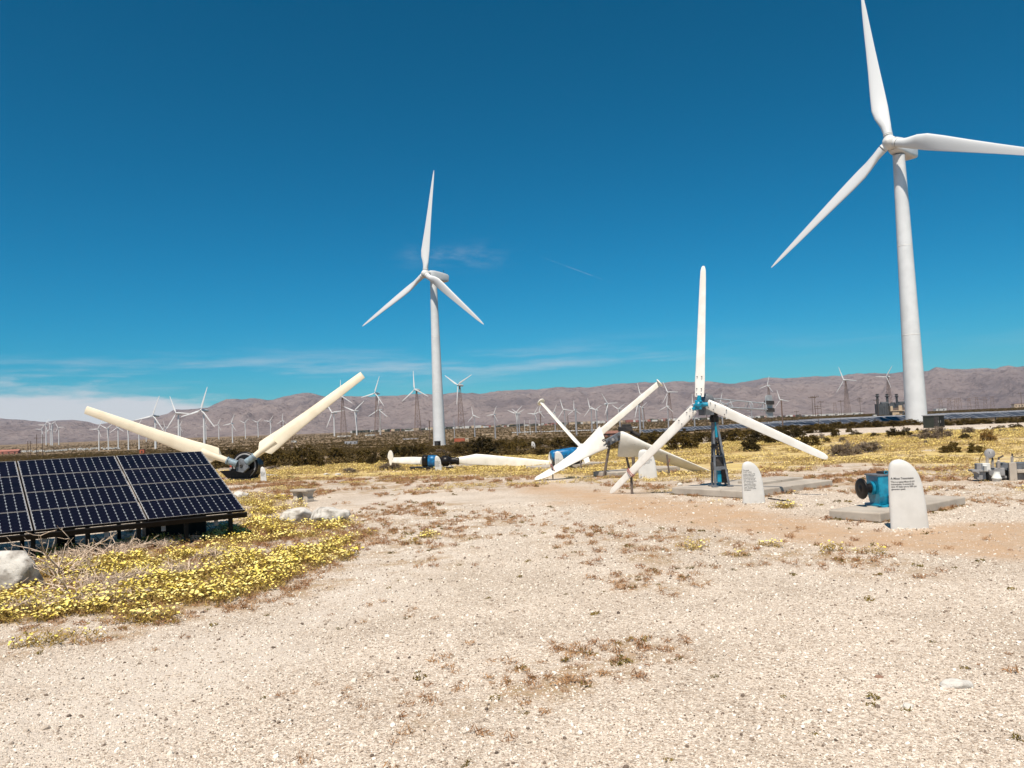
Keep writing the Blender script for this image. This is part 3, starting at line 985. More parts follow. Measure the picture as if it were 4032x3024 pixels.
q = gp(3678, 1684)
cabinet(q, 2.1, 1.5, 1.55, 25, 'dark green double door cabinet at the foot of the tallest turbine')
q = onground(base_c[0] - .2, base_c[1] - 4.5)
cabinet(q, 2.0, 1.4, 1.6, 5, 'low dark cabinet before the middle turbine tower')

# ------------------------------------------------------------------ concrete slabs
SU = np.array([.80, .60, 0]); SV = np.array([-.60, .80, 0]); SZ = np.array([0, 0, 1.])


SLABS = []


def slab(corner, lu, lv, h, label, drop=.03):
    SLABS.append((np3(corner), lu, lv))
    c = np3(corner) + SU * lu / 2 + SV * lv / 2
    z0 = float(G(c[0], c[1])) - .02
    c = np.array([c[0], c[1], z0])
    mb = MB().box(c + SZ * (h / 2 + .01), (lu, lv, h), (SU, SV, SZ))
    o = mb.build('concrete_slab', M_CONC, None, .025, org=c)
    tag(o, label, 'slab', 'concrete display slabs')
    return c, z0 + h + .01


# ------------------------------------------------------------------ sign plaques shaped like blade tips
LEFT_E = [(0, 0), (.30, .0), (.60, .012), (.78, .03), (.88, .05), (.94, .085), (.975, .14), (.993, .22), (1.0, .30)]
RIGHT_E = [(0, 1.0), (.33, .965), (.51, .928), (.64, .90), (.77, .825), (.84, .755), (.89, .69), (.94, .59), (.975, .49), (.993, .41), (1.0, .34)]


def text_mesh(txt, size, sx=.86):
    cu = bpy.data.curves.new('tmp', 'FONT')
    cu.body = txt; cu.size = size; cu.offset = size * .018; cu.space_line = 1.0; cu.resolution_u = 2
    ob = bpy.data.objects.new('tmp', cu)
    COL.objects.link(ob)
    bpy.context.view_layer.update()
    dg = bpy.context.evaluated_depsgraph_get()
    me = bpy.data.meshes.new_from_object(ob.evaluated_get(dg))
    vs = [(v.co.x * sx, v.co.y) for v in me.vertices]; fs = [tuple(p.vertices) for p in me.polygons]
    bpy.data.objects.remove(ob); bpy.data.curves.remove(cu); bpy.data.meshes.remove(me)
    return vs, fs


def plaque(foot, Wd, Hs, yaw, label, lines=None, rows=None, emblem=False, stones=False):
    """foot: ground point of the left lower corner; lines: (text, size, x, z); rows: print rows too small to read"""
    foot = np3(foot)
    a = R_(yaw)
    X = np.array([math.cos(a), math.sin(a), 0]); Y = np.array([-math.sin(a), math.cos(a), 0])
    t = thing('sign_plaque', label, 'sign', foot, 'blade tip sign plaques')
    T = .26 * Wd
    le = np.array(LEFT_E); re_ = np.array(RIGHT_E)

    def edges(z):
        q = np.clip(z / Hs, 0, 1)
        return np.interp(q, le[:, 0], le[:, 1]) * Wd, np.interp(q, re_[:, 0], re_[:, 1]) * Wd

    def front(x, z):
        l, r = edges(z)
        s_ = np.clip((x - l) / max(r - l, 1e-6), 0, 1)
        wq = (r - l) / Wd
        return -T * .5 * min(1, wq * 1.6) ** .7 * (4 * s_ * (1 - s_)) ** .42 * (1.15 - .3 * s_)
    rr = []
    for q in [-.06, 0, .1, .2, .3, .4, .5, .6, .68, .76, .82, .87, .91, .94, .965, .98, .992, 1.0]:
        z = q * Hs
        l, r = edges(max(z, 0))
        ring = []
        for k in range(15):
            s_ = .5 - .5 * math.cos(math.pi * k / 14)
            x = l + (r - l) * s_
            ring.append(foot + X * x + Y * front(x, max(z, 0)) + SZ * z)
        for k in range(13, 0, -1):
            s_ = .5 - .5 * math.cos(math.pi * k / 14)
            x = l + (r - l) * s_
            ring.append(foot + X * x - Y * front(x, max(z, 0)) * .8 + SZ * z)
        rr.append(ring)
    body = MB().rings(rr).build('plaque', M_SIGN, t)
    if lines:
        mb = MB()
        for txt, size, x0, z0, sx in lines:
            vs, fs = text_mesh(txt, size, sx)
            mb.add([foot + X * (x0 + x) + Y * (front(x0 + x, z0 + y) - .003) + SZ * (z0 + y) for x, y in vs], fs)
        mb.build('lettering', M_INK, t)
    if rows:
        mb = MB(); rr_ = random.Random(int(foot[0] * 100))
        x0, x1, z1, z0, n = rows
        for i in range(n):
            z = z1 * Hs + (z0 - z1) * Hs * i / (n - 1); x = x0 * Wd
            end = (x0 + (x1 - x0) * (rr_.uniform(.72, 1) if i else .5)) * Wd
            hh = .011 if i else .014
            while x < end - .01:
                wl = min(rr_.uniform(.018, .07), end - x)
                p = [(x, z), (x + wl, z), (x + wl, z + hh), (x, z + hh)]
                mb.add([foot + X * u + Y * (front(u, v) - .004) + SZ * v for u, v in p], [(0, 1, 2, 3)])
                x += wl + .014
        mb.build('lettering', M_INK, t)
    if emblem:
        pts = [(.32, .42), (.38, .44), (.40, .52), (.55, .53), (.66, .45), (.70, .46), (.62, .58), (.52, .62), (.46, .72), (.40, .73), (.36, .66), (.40, .62), (.34, .55)]
        MB().add([foot + X * u * Wd + Y * (front(u * Wd, v * Hs) - .012) + SZ * v * Hs for u, v in pts], [tuple(range(len(pts)))]).build('emblem', M_INK, t)
    return t


# ------------------------------------------------------------------ exhibits: transmission on its slab
cM = gp(3467, 2060)
slab(cM, 3.3, .98, .17, 'concrete slab under the teal transmission')
sp = gp(3507, 2083)
plaque(sp, .62, 1.155, -4, 'largest white sign plaque, its text about the teal transmission beside it', lines=[
    ('A Micon Transmission', .050, .035, .825, .80),
    ('This is a typical Micon 65 kW', .040, .035, .772, .78),
    ('transmission. It converts the', .040, .036, .732, .78),
    ('slow 47 blade rpm to 1800 rpm', .040, .036, .692, .78),
    ('generator speed.', .040, .036, .652, .78)])
# gear box
def transmission():
    zt = float(G(cM[0] + .6, cM[1] + 1)) + .16
    Yd = 15.0
    mpp = Yd / FPX
    c0 = P(3478, 1996, Yd); c0[2] = zt
    a = R_(8)                                        # shaft points left and towards the camera
    X = np.array([math.cos(a), math.sin(a), 0]); Y = np.array([-math.sin(a), math.cos(a), 0])
    t = thing('gear_transmission', 'teal gear transmission with black round flange behind the largest sign', 'machine', c0)
    Wb, Db, Hb = .40, .40, .58
    ring = lambda z, w0, d0, ox=0: [c0 + X * (sx * w0 / 2 + ox) + Y * sy * d0 / 2 + SZ * z for sx, sy in ((-1, -1), (1, -1), (1, 1), (-1, 1))]
    MB().rings([ring(.05, Wb * .86, Db * .8), ring(Hb * .34, Wb * .9, Db), ring(Hb, Wb, Db)], smooth=False).build('gear_case', M_TEAL, t, .018)
    MB().box(c0 + SZ * (Hb + .012), (Wb + .03, Db + .03, .03), (X, Y, SZ)).build('lid', M_GREY, t, .006)
    mb = MB()
    for sx in (-1, 1):
        mb.box(c0 + X * sx * .14 + SZ * .025, (.13, Db + .16, .05), (X, Y, SZ))
    mb.box(c0 - Y * (Db / 2 + .02) + SZ * .04, (Wb + .1, .09, .02), (X, Y, SZ))
    mb.build('base_feet', M_TEAL, t, .006)
    rb = MB()
    rb.bar(c0 - Y * (Db / 2 + .015) + SZ * .06, c0 - Y * (Db / 2 + .02) + SZ * (Hb * .36), .055, .04)
    rb.cyl(c0 - Y * (Db / 2 - .01) + SZ * Hb * .37, c0 - Y * (Db / 2 + .05) + SZ * Hb * .37, .03)
    rb.bar(c0 - Y * (Db / 2 - .005) + X * .15 + SZ * Hb * .36, c0 - Y * (Db / 2 - .005) + X * .15 + SZ * Hb * .98, .02, .03)
    rb.build('casting_rib', M_TEAL, t, .006)
    ey = MB()
    pts = [c0 + SZ * (Hb + .055 + .032 * math.sin(q)) + X * (.032 * math.cos(q) + .02) - Y * .12 for q in np.linspace(0, 2 * math.pi, 14)]
    ey.tube(pts, .010)
    ey.build('lifting_eye', M_TEAL, t)
    MB().zbox(c0 + X * .06 + Y * .02 + SZ * (Hb + .05), (.16, .2, .045), 22).build('inspection_cover', M_DKSTEEL, t, .008)
    ax0 = c0 + SZ * Hb * .60 - X * Wb / 2
    f = MB()
    f.cyl(ax0, ax0 - X * .05, .125, .125, 28)
    f.build('shaft_seal', M_TEAL, t)
    f = MB()
    f.cyl(ax0 - X * .045, ax0 - X * .20, .09, .075, 28)
    f.lathe(ax0 - X * .17, -X, [(0, .09), (.012, .155), (.03, .192), (.05, .198), (.066, .19), (.075, .165), (.082, .09), (.075, .05), (.085, .045), (.088, .01)], 40)
    f.build('rotor_flange', M_BLACK, t)


transmission()

# ------------------------------------------------------------------ exhibit: three-bladed machine with tail vane
cJ = gp(2945, 1966)
slab(cJ, 3.6, 2.35, .18, 'broad concrete slab under the three bladed tail vane turbine')
slab_top_J = float(G(cJ[0] + .6, cJ[1] + 2)) + .17
o = MB().box((cJ[0] + 1.35, cJ[1] + 2.45, slab_top_J + .03), (1.75, .8, .07), (SU, SV, SZ)).build('concrete_plinth', M_CONC, None, .01, org=(cJ[0] + 1.35, cJ[1] + 2.45, slab_top_J))
tag(o, 'low pale plinth on top of the tail vane turbine slab', 'slab')
sp = gp(2925, 1984)
plaque(sp, .50, .94, -2, 'white sign plaque with a long text before the tail vane turbine', lines=[
    ('The Jacobs', .036, .035, .735, .80), ('10 kW Turbine', .036, .034, .695, .80)] + [
    (s_, .0290, .034, .654 - i * .0325, .80) for i, s_ in enumerate(['Originally designed in 1906,', 'thousands of these reliable', 'WTGs were distributed', 'throughout the rural United', 'States. In 1980, 400 Jacobs', 'were redesigned and installed', 'here. The catastrophic', 'redesign yielded a defective', 'WTG that only survived for', '2 years. The original 1906', 'design continues to operate', 'in the Midwest.'])])


def jacobs():
    Yd = 20.2
    b = P(2836, 1916, Yd); b[2] = slab_top_J
    m = Yd / FPX
    t = thing('tail_vane_turbine', 'three bladed white turbine with blue hub and grey tail vane on slab', 'wind turbine', b, None)
    hub = P(2752, 1594, Yd - .55)
    n = unit((-.60, -.80, .03))                       # the rotor looks left and towards the camera
    axis_top = P(2818, 1600, Yd); axis_top = np.array([b[0] - .06, b[1], hub[2]])
    # steel stand: four channel legs
    top = np.array([axis_top[0], axis_top[1], hub[2] - .42])
    legs = ((-.16, -.14), (.19, -.14), (.19, .18), (-.16, .18))
    for lx, ly in legs:
        p0 = b + np.array([lx, ly, 0.02]); p1 = top + np.array([lx * .24, ly * .24, 0])
        MB().bar(p0, p1, .055, .045, (0, 1, 0)).zbox(p0 + np.array([lx * .1, ly * .1, .0]), (.15, .13, .03)).build('leg', M_GREY, t, .006)
    mid = lambda q: [b + np.array([lx, ly, 0.02]) * (1 - q) + (top + np.array([lx * .24, ly * .24, 0]) - b) * q for lx, ly in legs]
    for q, th in ((.27, .10), (.46, .04), (.70, .035)):
        c = mid(q); mb = MB()
        for i in range(4):
            mb.bar(c[i], c[(i + 1) % 4], .035, th)
        mb.build('cross_brace', M_GREY if q < .5 else M_DKSTEEL, t)
    MB().zbox(b + np.array([.02, .03, .30]), (.19, .2, .38)).build('lower_gearbox', M_TEAL, t, .015)
    MB().zbox(b + np.array([.10, -.115, .27]), (.17, .03, .34)).build('access_plate', M_BLACK, t)
    mb = MB().zbox(b + np.array([.02, .03, .64]), (.23, .22, .26)).zbox(b + np.array([-.17, .0, .52]), (.07, .16, .2))
    mb.build('drive_housing', M_DKSTEEL, t, .015)
    mb = MB()
    mb.cyl(b + np.array([.0, .03, .75]), top + np.array([0, 0, -.35]), .035, .03, 12)
    for q in np.linspace(.75, 1.25, 7):
        mb.cyl(b + np.array([0, .03, q]), b + np.array([0, .03, q + .035]), .05, .05, 12)
    mb.zbox(b + np.array([-.13, -.05, 1.02]), (.09, .1, .14)).bar(b + np.array([-.2, 0, 1.02]), b + np.array([.14, 0, 1.02]), .03)
    mb.bar(b + np.array([.12, 0, .58]), b + np.array([.36, -.02, .60]), .025)
    mb.build('drive_shaft', M_DKSTEEL, t)
    MB().cyl(top + np.array([.03, -.02, -.42]), top + np.array([0.02, -.02, .02]), .036, .04, 12).build('shaft_sleeve', M_TEAL, t)
    mb = MB()
    mb.cyl(top + np.array([0, 0, -.03]), top + np.array([0, 0, .10]), .115, .12, 18)
    mb.cyl(top + np.array([0, 0, .10]), top + np.array([0, 0, .30]), .085, .13, 18)
    for k in range(10):
        a = k * math.pi / 5
        mb.cyl(top + np.array([.1 * math.cos(a), .1 * math.sin(a), .0]), top + np.array([.1 * math.cos(a), .1 * math.sin(a), .125]), .014, n=6)
    mb.build('yaw_bearing', M_BLACK, t)
    # gear head and finned generator behind the hub
    g0 = hub - n * .22 + SZ * .11; g1 = hub - n * .78 + SZ * .06
    mb = MB().cyl(hub - n * .05, g0, .09, .12, 18)
    mb.lathe(g0, -n, [(0, .12), (.05, .16), (.28, .165), (.40, .13)], 22)
    for k in range(8):
        q = .06 + .034 * k
        mb.lathe(g0 - n * q, -n, [(0, .15), (.0, .187), (.013, .187), (.013, .15)], 22, cap=False)
    mb.zbox(hub - n * .42 + SZ * -.15, (.24, .30, .2), 30)
    mb.build('generator', M_GREY, t)
    mb = MB()
    for q in (.1, .32, .5):
        mb.cyl(hub - n * q + SZ * .16, hub - n * q + SZ * .25, .028, .02, 8)
    mb.build('oil_caps', M_DKSTEEL, t)
    # blue hub: governor casting with lobes
    mb = MB()
    mb.lathe(hub - n * .08, n, [(0, .06), (.03, .095), (.12, .10), (.17, .07), (.19, .025)], 18)
    tips = [P(2769, 1047, Yd - .55), P(2403, 1941, Yd + 1.25), P(3259, 1804, Yd - 1.95)]
    roots = [P(2754, 1562, Yd - .55), P(2733, 1610, Yd - .5), P(2785, 1590, Yd - .64)]
    for rt_, tp in zip(roots, tips):
        d = unit(tp - rt_)
        mb.cyl(hub, rt_ + d * .03, .060, .055, 10)
        s_ = np.cross(n, d)
        for e in (-1, 1):
            mb.lathe(hub + d * .085 + s_ * e * .06 + n * .03, n, [(-.05, .015), (-.03, .032), (.03, .032), (.05, .015)], 10)
    mb.build('hub', M_TEAL, t)
    st = [(q, c * 1.12, h, tw, of, rd) for q, c, h, tw, of, rd in [(0, .205, .075, 4, .0, .35), (.012, .215, .07, 4, 0, .2), (.14, .232, .06, 3, 0, .12), (.20, .218, .050, 2, 0, .05), (.4, .200, .042, 0, 0, 0), (.7, .172, .032, -2, 0, 0), (.9, .148, .024, -3, 0, 0), (.965, .128, .018, -3, 0, 0), (.99, .086, .014, -3, 0, 0), (1, .045, .01, -3, 0, 0)]]
    for rt_, tp in zip(roots, tips):
        k = np.linalg.norm(tp - rt_)
        d = unit(tp - rt_)
        bl = MB().blade(rt_, tp, n, st, n=18).build('blade', M_JBLADE, t)
        bm = MB(); s_ = unit(np.cross(n, d)); nn = np.cross(d, s_)
        for u in (.07, .2, .5):
            for v in (-.06, .06):
                c = rt_ + d * u + s_ * v + nn * .02
                bm.cyl(c, c + nn * .035, .011, n=6)
        bm.build('root_bolt', M_DKSTEEL, bl)
    # tail boom and vane
    e1 = P(3034, 1600, Yd + 1.5)
    tdir = unit(e1 - g1)
    tail = np.linalg.norm(e1 - g1)
    s_ = unit(np.cross(tdir, SZ))
    rods = MB()
    offs = [SZ * .13, -SZ * .10 + s_ * .13, -SZ * .10 - s_ * .13]
    ends = [SZ * .07, -SZ * .09 + s_ * .03, -SZ * .09 - s_ * .03]
    for a_, b_ in zip(offs, ends):
        rods.cyl(g1 + a_ + tdir * -.15, e1 + b_, .018, .016, 8)
    for q in (.30, .62, .86):
        c = [(g1 + a_) * (1 - q) + (e1 + b_) * q for a_, b_ in zip(offs, ends)]
        for i in range(3):
            rods.cyl(c[i], c[(i + 1) % 3], .010, n=6)
        if q > .4:
            cc = sum(c) / 3
            rods.tube([cc + (SZ * math.cos(v) + s_ * math.sin(v)) * .13 for v in np.linspace(0, 2 * math.pi, 15)], .009)
    rods.cyl(g1 + offs[1], g1 * .6 + e1 * .4 + offs[0] * .7, .012, n=6)
    rods.cyl(g1 + offs[0], g1 * .72 + e1 * .28 + offs[1] * .7, .014, n=6)
    rods.build('tail_boom', M_VANE, t)
    hv, wv = .62, .32
    out = []
    for cx, cz, a0 in ((wv - .02, hv / 2 - .02, 0), (.11, hv / 2 - .11, 90), (.11, -hv / 2 + .11, 180), (wv - .02, -hv / 2 + .02, 270)):
        r = .02 if cx > .2 else .11
        for q in (0, 30, 60, 90):
            out.append((cx + r * math.cos(R_(a0 + q)), cz + r * math.sin(R_(a0 + q))))
    v0 = e1 - tdir * .22
    vn = unit(s_)
    va = MB().prism([v0 + tdir * u * .95 + s_ * -.0 + unit(tdir * .0 + np.array([1, 0, 0]) * 0 + SZ) * z - vn * .01 for u, z in out], vn * .02).build('tail_vane', M_VANE, t, .004)
    mb = MB()
    for z in (.10, -.10):
        mb.box(v0 + tdir * .17 + SZ * z + vn * .03, (.30, .05, .10), (tdir, vn, SZ)).box(v0 + tdir * .17 + SZ * z - vn * .03, (.30, .05, .10), (tdir, vn, SZ))
    mb.build('vane_stiffener', M_DKSTEEL, va)
    # prop under the low blade
    pb = gp(2487, 1938); pr = tips[1] * .72 + roots[1] * .28
    q = np.array([pb[0], pb[1], 0])
    lowp = tips[1] * .74 + roots[1] * .26
    post = thing('blade_prop_post', 'thin brown post holding up the low blade of the tail vane turbine', 'post', onground(lowp[0] + .02, lowp[1] + .1))
    f = onground(lowp[0] + .02, lowp[1] + .1)
    MB().cyl(f - SZ * .1, f + SZ * (lowp[2] - f[2] + .02), .035, .035, 8).build('post', M_POST, post)
    d = unit(tips[1] - roots[1]); sd = np.cross(n, d)
    mb = MB()
    for k in range(2):
        c = lowp + d * (.05 * k - .02)
        loop = [c + sd * (.125 * math.cos(v)) + np.cross(d, sd) * (.055 * math.sin(v)) for v in np.linspace(0, 2 * math.pi, 15)]
        mb.tube(loop, .012)
    mb.build('strap', M_STRAP, post)
    # black cable on the ground
    c0 = gp(3025, 1966); c1 = gp(3115, 1976)
    o = MB().tube([c0 * (1 - q) + c1 * q + np.array([0, .06 * math.sin(q * 7), .015]) for q in np.linspace(0, 1, 9)], .018).build('cable', M_BLACK, None, org=c0)
    tag(o, 'short black cable on the gravel beside the long text plaque', 'cable')


jacobs()

# ------------------------------------------------------------------ exhibit: wide twisted blades on posts
slab(gp(2600, 1884) + np.array([-1.3, .9, 0]), 3.2, 1.2, .2, 'concrete slab behind the wide twisted blades')
sp = gp(2515, 1886)
plaque(sp, .62, .97, -3, 'white sign plaque partly hidden by the slanting white blade', lines=[
    (s_, .034, .05 + dx, .62 - i * .041, .80) for i, (s_, dx) in enumerate([('installed in the', .24), ('largest design that', .20), ('in its 1 year quality', .14), ('years. by 1985 they were', .04), ('all removed', .04)])])


def wide_blades():
    Yd = 27.3
    b = gp(2420, 1878); b = onground(P(2420, 1878, Yd)[0], Yd)
    t = thing('wide_blade_rotor', 'pair of wide twisted white blades on a grey hub beam and posts', 'turbine blades', b)
    nf = np.array([.05, -1, .25])
    # each section: upper edge, lower edge, thickness
    def skin(secs, dtop, dbot, blunt):
        rr = []
        tops = [P(*q[0], Yd + dtop) for q in secs]; bots = [P(*q[1], Yd + dbot) for q in secs]
        for i, q in enumerate(secs):
            tp, bt = tops[i], bots[i]
            j0, j1 = max(i - 1, 0), min(i + 1, len(secs) - 1)
            sp_ = unit((tops[j1] + bots[j1]) - (tops[j0] + bots[j0]))
            ch = bt - tp; nn = unit(np.cross(sp_, ch))
            ring = []
            for k in range(28):
                v = 2 * math.pi * k / 28
                s1 = .5 - .5 * math.cos(v)
                th = q[2] * .5 * math.sin(v) * (1 - blunt * s1)
                ring.append(tp + ch * s1 + nn * th)
            rr.append(ring)
        return MB().rings(rr)
    LS = [((2361, 1676), (2396, 1767), .30), ((2352, 1686), (2378, 1772), .28), ((2335, 1706), (2352, 1782), .24), ((2300, 1743), (2312, 1801), .18), ((2255, 1783), (2264, 1823), .13), ((2200, 1823), (2208, 1851), .10), ((2150, 1854), (2158, 1877), .08), ((2112, 1876), (2118, 1890), .05), ((2105, 1884), (2108, 1890), .03)]
    L0 = P(2379, 1722, Yd); L1 = P(2106, 1886, Yd)
    skin(LS, .16, -.10, .35).build('blade', M_BLADE, t)
    RS = [((2444, 1699), (2432, 1797), .30), ((2453, 1699), (2442, 1799), .34), ((2466, 1704), (2462, 1800), .34), ((2495, 1719), (2498, 1800), .28), ((2540, 1742), (2545, 1803), .22), ((2590, 1764), (2594, 1816), .17), ((2640, 1786), (2643, 1830), .14), ((2700, 1812), (2702, 1848), .11), ((2760, 1838), (2761, 1868), .09), ((2800, 1856), (2800, 1881), .07)]
    R0 = P(2440, 1745, Yd); R1 = P(2800, 1868, Yd)
    skin(RS, -.20, .20, .5).build('blade', M_BLADE, t)
    # hub beam with end plates
    h0 = P(2383, 1747, Yd - .1); h1 = P(2447, 1712, Yd - .1)
    d = unit(h1 - h0)
    x, y, z = frame(d)
    mb = MB().bar(h0 + d * .05, h1, .20, .24)
    mb.build('hub_beam', M_GREY, t, .012)
    mb = MB()
    for q in (.2, .5, .8):
        p = h0 * (1 - q) + h1 * q
        mb.cyl(p - np.array([0, .10, 0]), p - np.array([0, .155, 0]), .045, .045, 10)
    for k in range(8):
        a = k * math.pi / 4
        p = h0 + d * .02 + (x * math.cos(a) + y * math.sin(a)) * .15
        mb.cyl(p - d * .06, p + d * .05, .022, n=6)
    mb.build('hub_bolt', M_DKSTEEL, t)
    MB().cyl(h0 * .55 + h1 * .45 + np.array([0, -.15, 0]), h0 * .55 + h1 * .45 + np.array([0, -.19, 0]), .055, .05, 14).build('bearing_cap', M_MIDGREY, t)
    mb = MB(); c = P(2452, 1690, Yd + .4)
    mb.zbox(c + np.array([.1, .1, 0]), (.42, .35, .16), 10).zbox(c + np.array([.15, .1, .12]), (.34, .05, .10), 10).cyl(c + np.array([.3, .1, -.1]), c + np.array([.6, .15, -.25]), .08, .07, 10)
    mb.build('shaft_housing', M_DKSTEEL, t, .01)
    # posts
    for (px, py, tx, ty, r, dy) in ((2375, 1879, 2400, 1752, .045, -.05), (2485, 1862, 2466, 1795, .04, .35), (2637, 1872, 2626, 1790, .028, -.5), (2177, 1880, 2174, 1808, .022, .0), (2494, 1850, 2492, 1760, .06, .7)):
        f = onground(P(px, py, Yd + dy)[0], Yd + dy); tp = P(tx, ty, Yd + dy)
        MB().cyl(f - SZ * .1, tp, r, r, 10).build('support_post', M_POST, t)
    mb = MB()
    for q, w_ in ((.335, 0), (.54, 1)):
        c = (L0 * (1 - .74) + L1 * .74) if not w_ else (R0 * (1 - q) + R1 * q)
        dd = unit(L1 - L0) if not w_ else unit(R1 - R0)
        u = unit(np.cross(dd, (0, 1, 0))); v2 = np.cross(dd, u)
        hw = .17 if not w_ else .21
        mb.tube([c + u * hw * math.cos(v) + v2 * .09 * math.sin(v) for v in np.linspace(0, 2 * math.pi, 15)], .014)
    mb.build('strap', M_STRAP, t)


wide_blades()

# ------------------------------------------------------------------ exhibit: blue nacelle with raised blades
cB = gp(2165, 1850)
slab(onground(cB[0] - .2, cB[1] - .6), 3.6, 1.5, .2, 'concrete slab under the blue nacelle with raised blades')
sp = gp(2186, 1861)
plaque(sp, .40, .86, -3, 'white sign plaque before the blue nacelle, crossed by a low blade', rows=(.1, .84, .62, .30, 8))


def blue_nacelle():
    Yd = 34.0
    m = Yd / FPX
    b = onground(P(2230, 1840, Yd)[0], Yd, .18)
    t = thing('blue_nacelle_turbine', 'blue turbine nacelle on a slab with two raised slim white blades', 'wind turbine', b)
    c0 = P(2168, 1797, Yd - .1); c1 = P(2274, 1780, Yd + .1)
    d = unit(c1 - c0); s_ = unit(np.cross(d, SZ)); u = np.cross(s_, d)
    L = np.linalg.norm(c1 - c0)
    rr = []
    for q, k in ((0, .62), (.03, .86), (.09, 1), (.5, 1), (.88, .98), (.96, .86), (1, .6)):
        rr.append([c0 + d * L * q + s_ * x + u * z for x, _, z in ring_sup(0, .30 * k, .24 * k, 3.2, 22)])
    MB().rings(rr).build('nacelle_shell', M_BLUE, t)
    mb = MB()
    for q, hh in ((.38, .16), (.48, .2), (.56, .14), (.66, .17)):
        p = c0 + d * L * q
        mb.cyl(p + u * .2, p + u * (.24 + hh * .3), .035, .03, 8)
        mb.bar(p + u * .1 - s_ * .30, p + u * .22 - s_ * .31, .04)
    mb.tube([c0 + d * L * q + u * (.30 + .05 * math.sin(q * 18)) - s_ * .05 for q in np.linspace(.36, .72, 10)], .014)
    mb.box(c0 + d * L * .52 + u * .02 - s_ * .305, (L * .34, .02, .16), (d, s_, u))
    mb.build('drive_parts', M_DKSTEEL, t)
    MB().box(c0 + d * L * .52 - u * .32, (L * .9, .36, .16), (d, s_, u)).box(np.array([b[0], b[1], b[2] + .09]), (1.3, .5, .16), (d, s_, SZ)).bar(c0 + d * L * .5 - u * .38, b, .25).build('bed_frame', M_BLACK, t, .01)
    hub = P(2292, 1764, Yd + .15)
    MB().cyl(c1 - d * .1, hub + d * .05, .13, .16, 16).lathe(hub - d * .1, d, [(0, .15), (.12, .2), (.25, .12), (.3, .02)], 14).build('hub', M_TURB_OLD, t)
    st = [(0, .20, .16, 0, 0, 1), (.06, .22, .15, 0, 0, .8), (.10, .30, .10, 0, .0, .3), (.2, .30, .09, 0, 0, .1), (.6, .26, .06, 0, 0, 0), (.985, .22, .05, 0, 0, 0), (1, .20, .04, 0, 0, 0)]
    for tip, dep, tw, tipb in (((2131, 1584), 2.2, 52, True), ((2596, 1508), -.3, -8, True), ((2314, 1822), -.6, 10, False)):
        tp = P(tip[0], tip[1], Yd + dep)
        dd = unit(tp - hub)
        bo = MB().blade(hub + dd * .12, tp, (0, -1, .1), [(q, c, h, tw2 + tw, of, rd) for q, c, h, tw2, of, rd in st], n=16).build('blade', M_BLADE, t)
        if tipb:
            sd = unit(np.cross(dd, (0, 1, 0)))
            MB().lathe(tp - dd * .01, dd, [(0, .17), (.012, .185), (.04, .185), (.05, .17)], 18).build('tip_plate', M_BLADE, bo)
    f = onground(P(2290, 1838, Yd - .5)[0], Yd - .5)
    MB().cyl(f, P(2284, 1806, Yd - .4), .03, .03, 8).build('support_post', M_POST, t)


blue_nacelle()

# ------------------------------------------------------------------ exhibit: nacelle with blades laid level
cN = gp(1700, 1850)
slab(onground(cN[0] - .4, cN[1] - 1.0), 4.4, 1.3, .16, 'concrete slab under the machine with level blades')
sp = gp(1713, 1861)
plaque(sp, .34, .80, -2, 'narrow white sign plaque before the machine with level blades', rows=(.08, .86, .68, .34, 10))


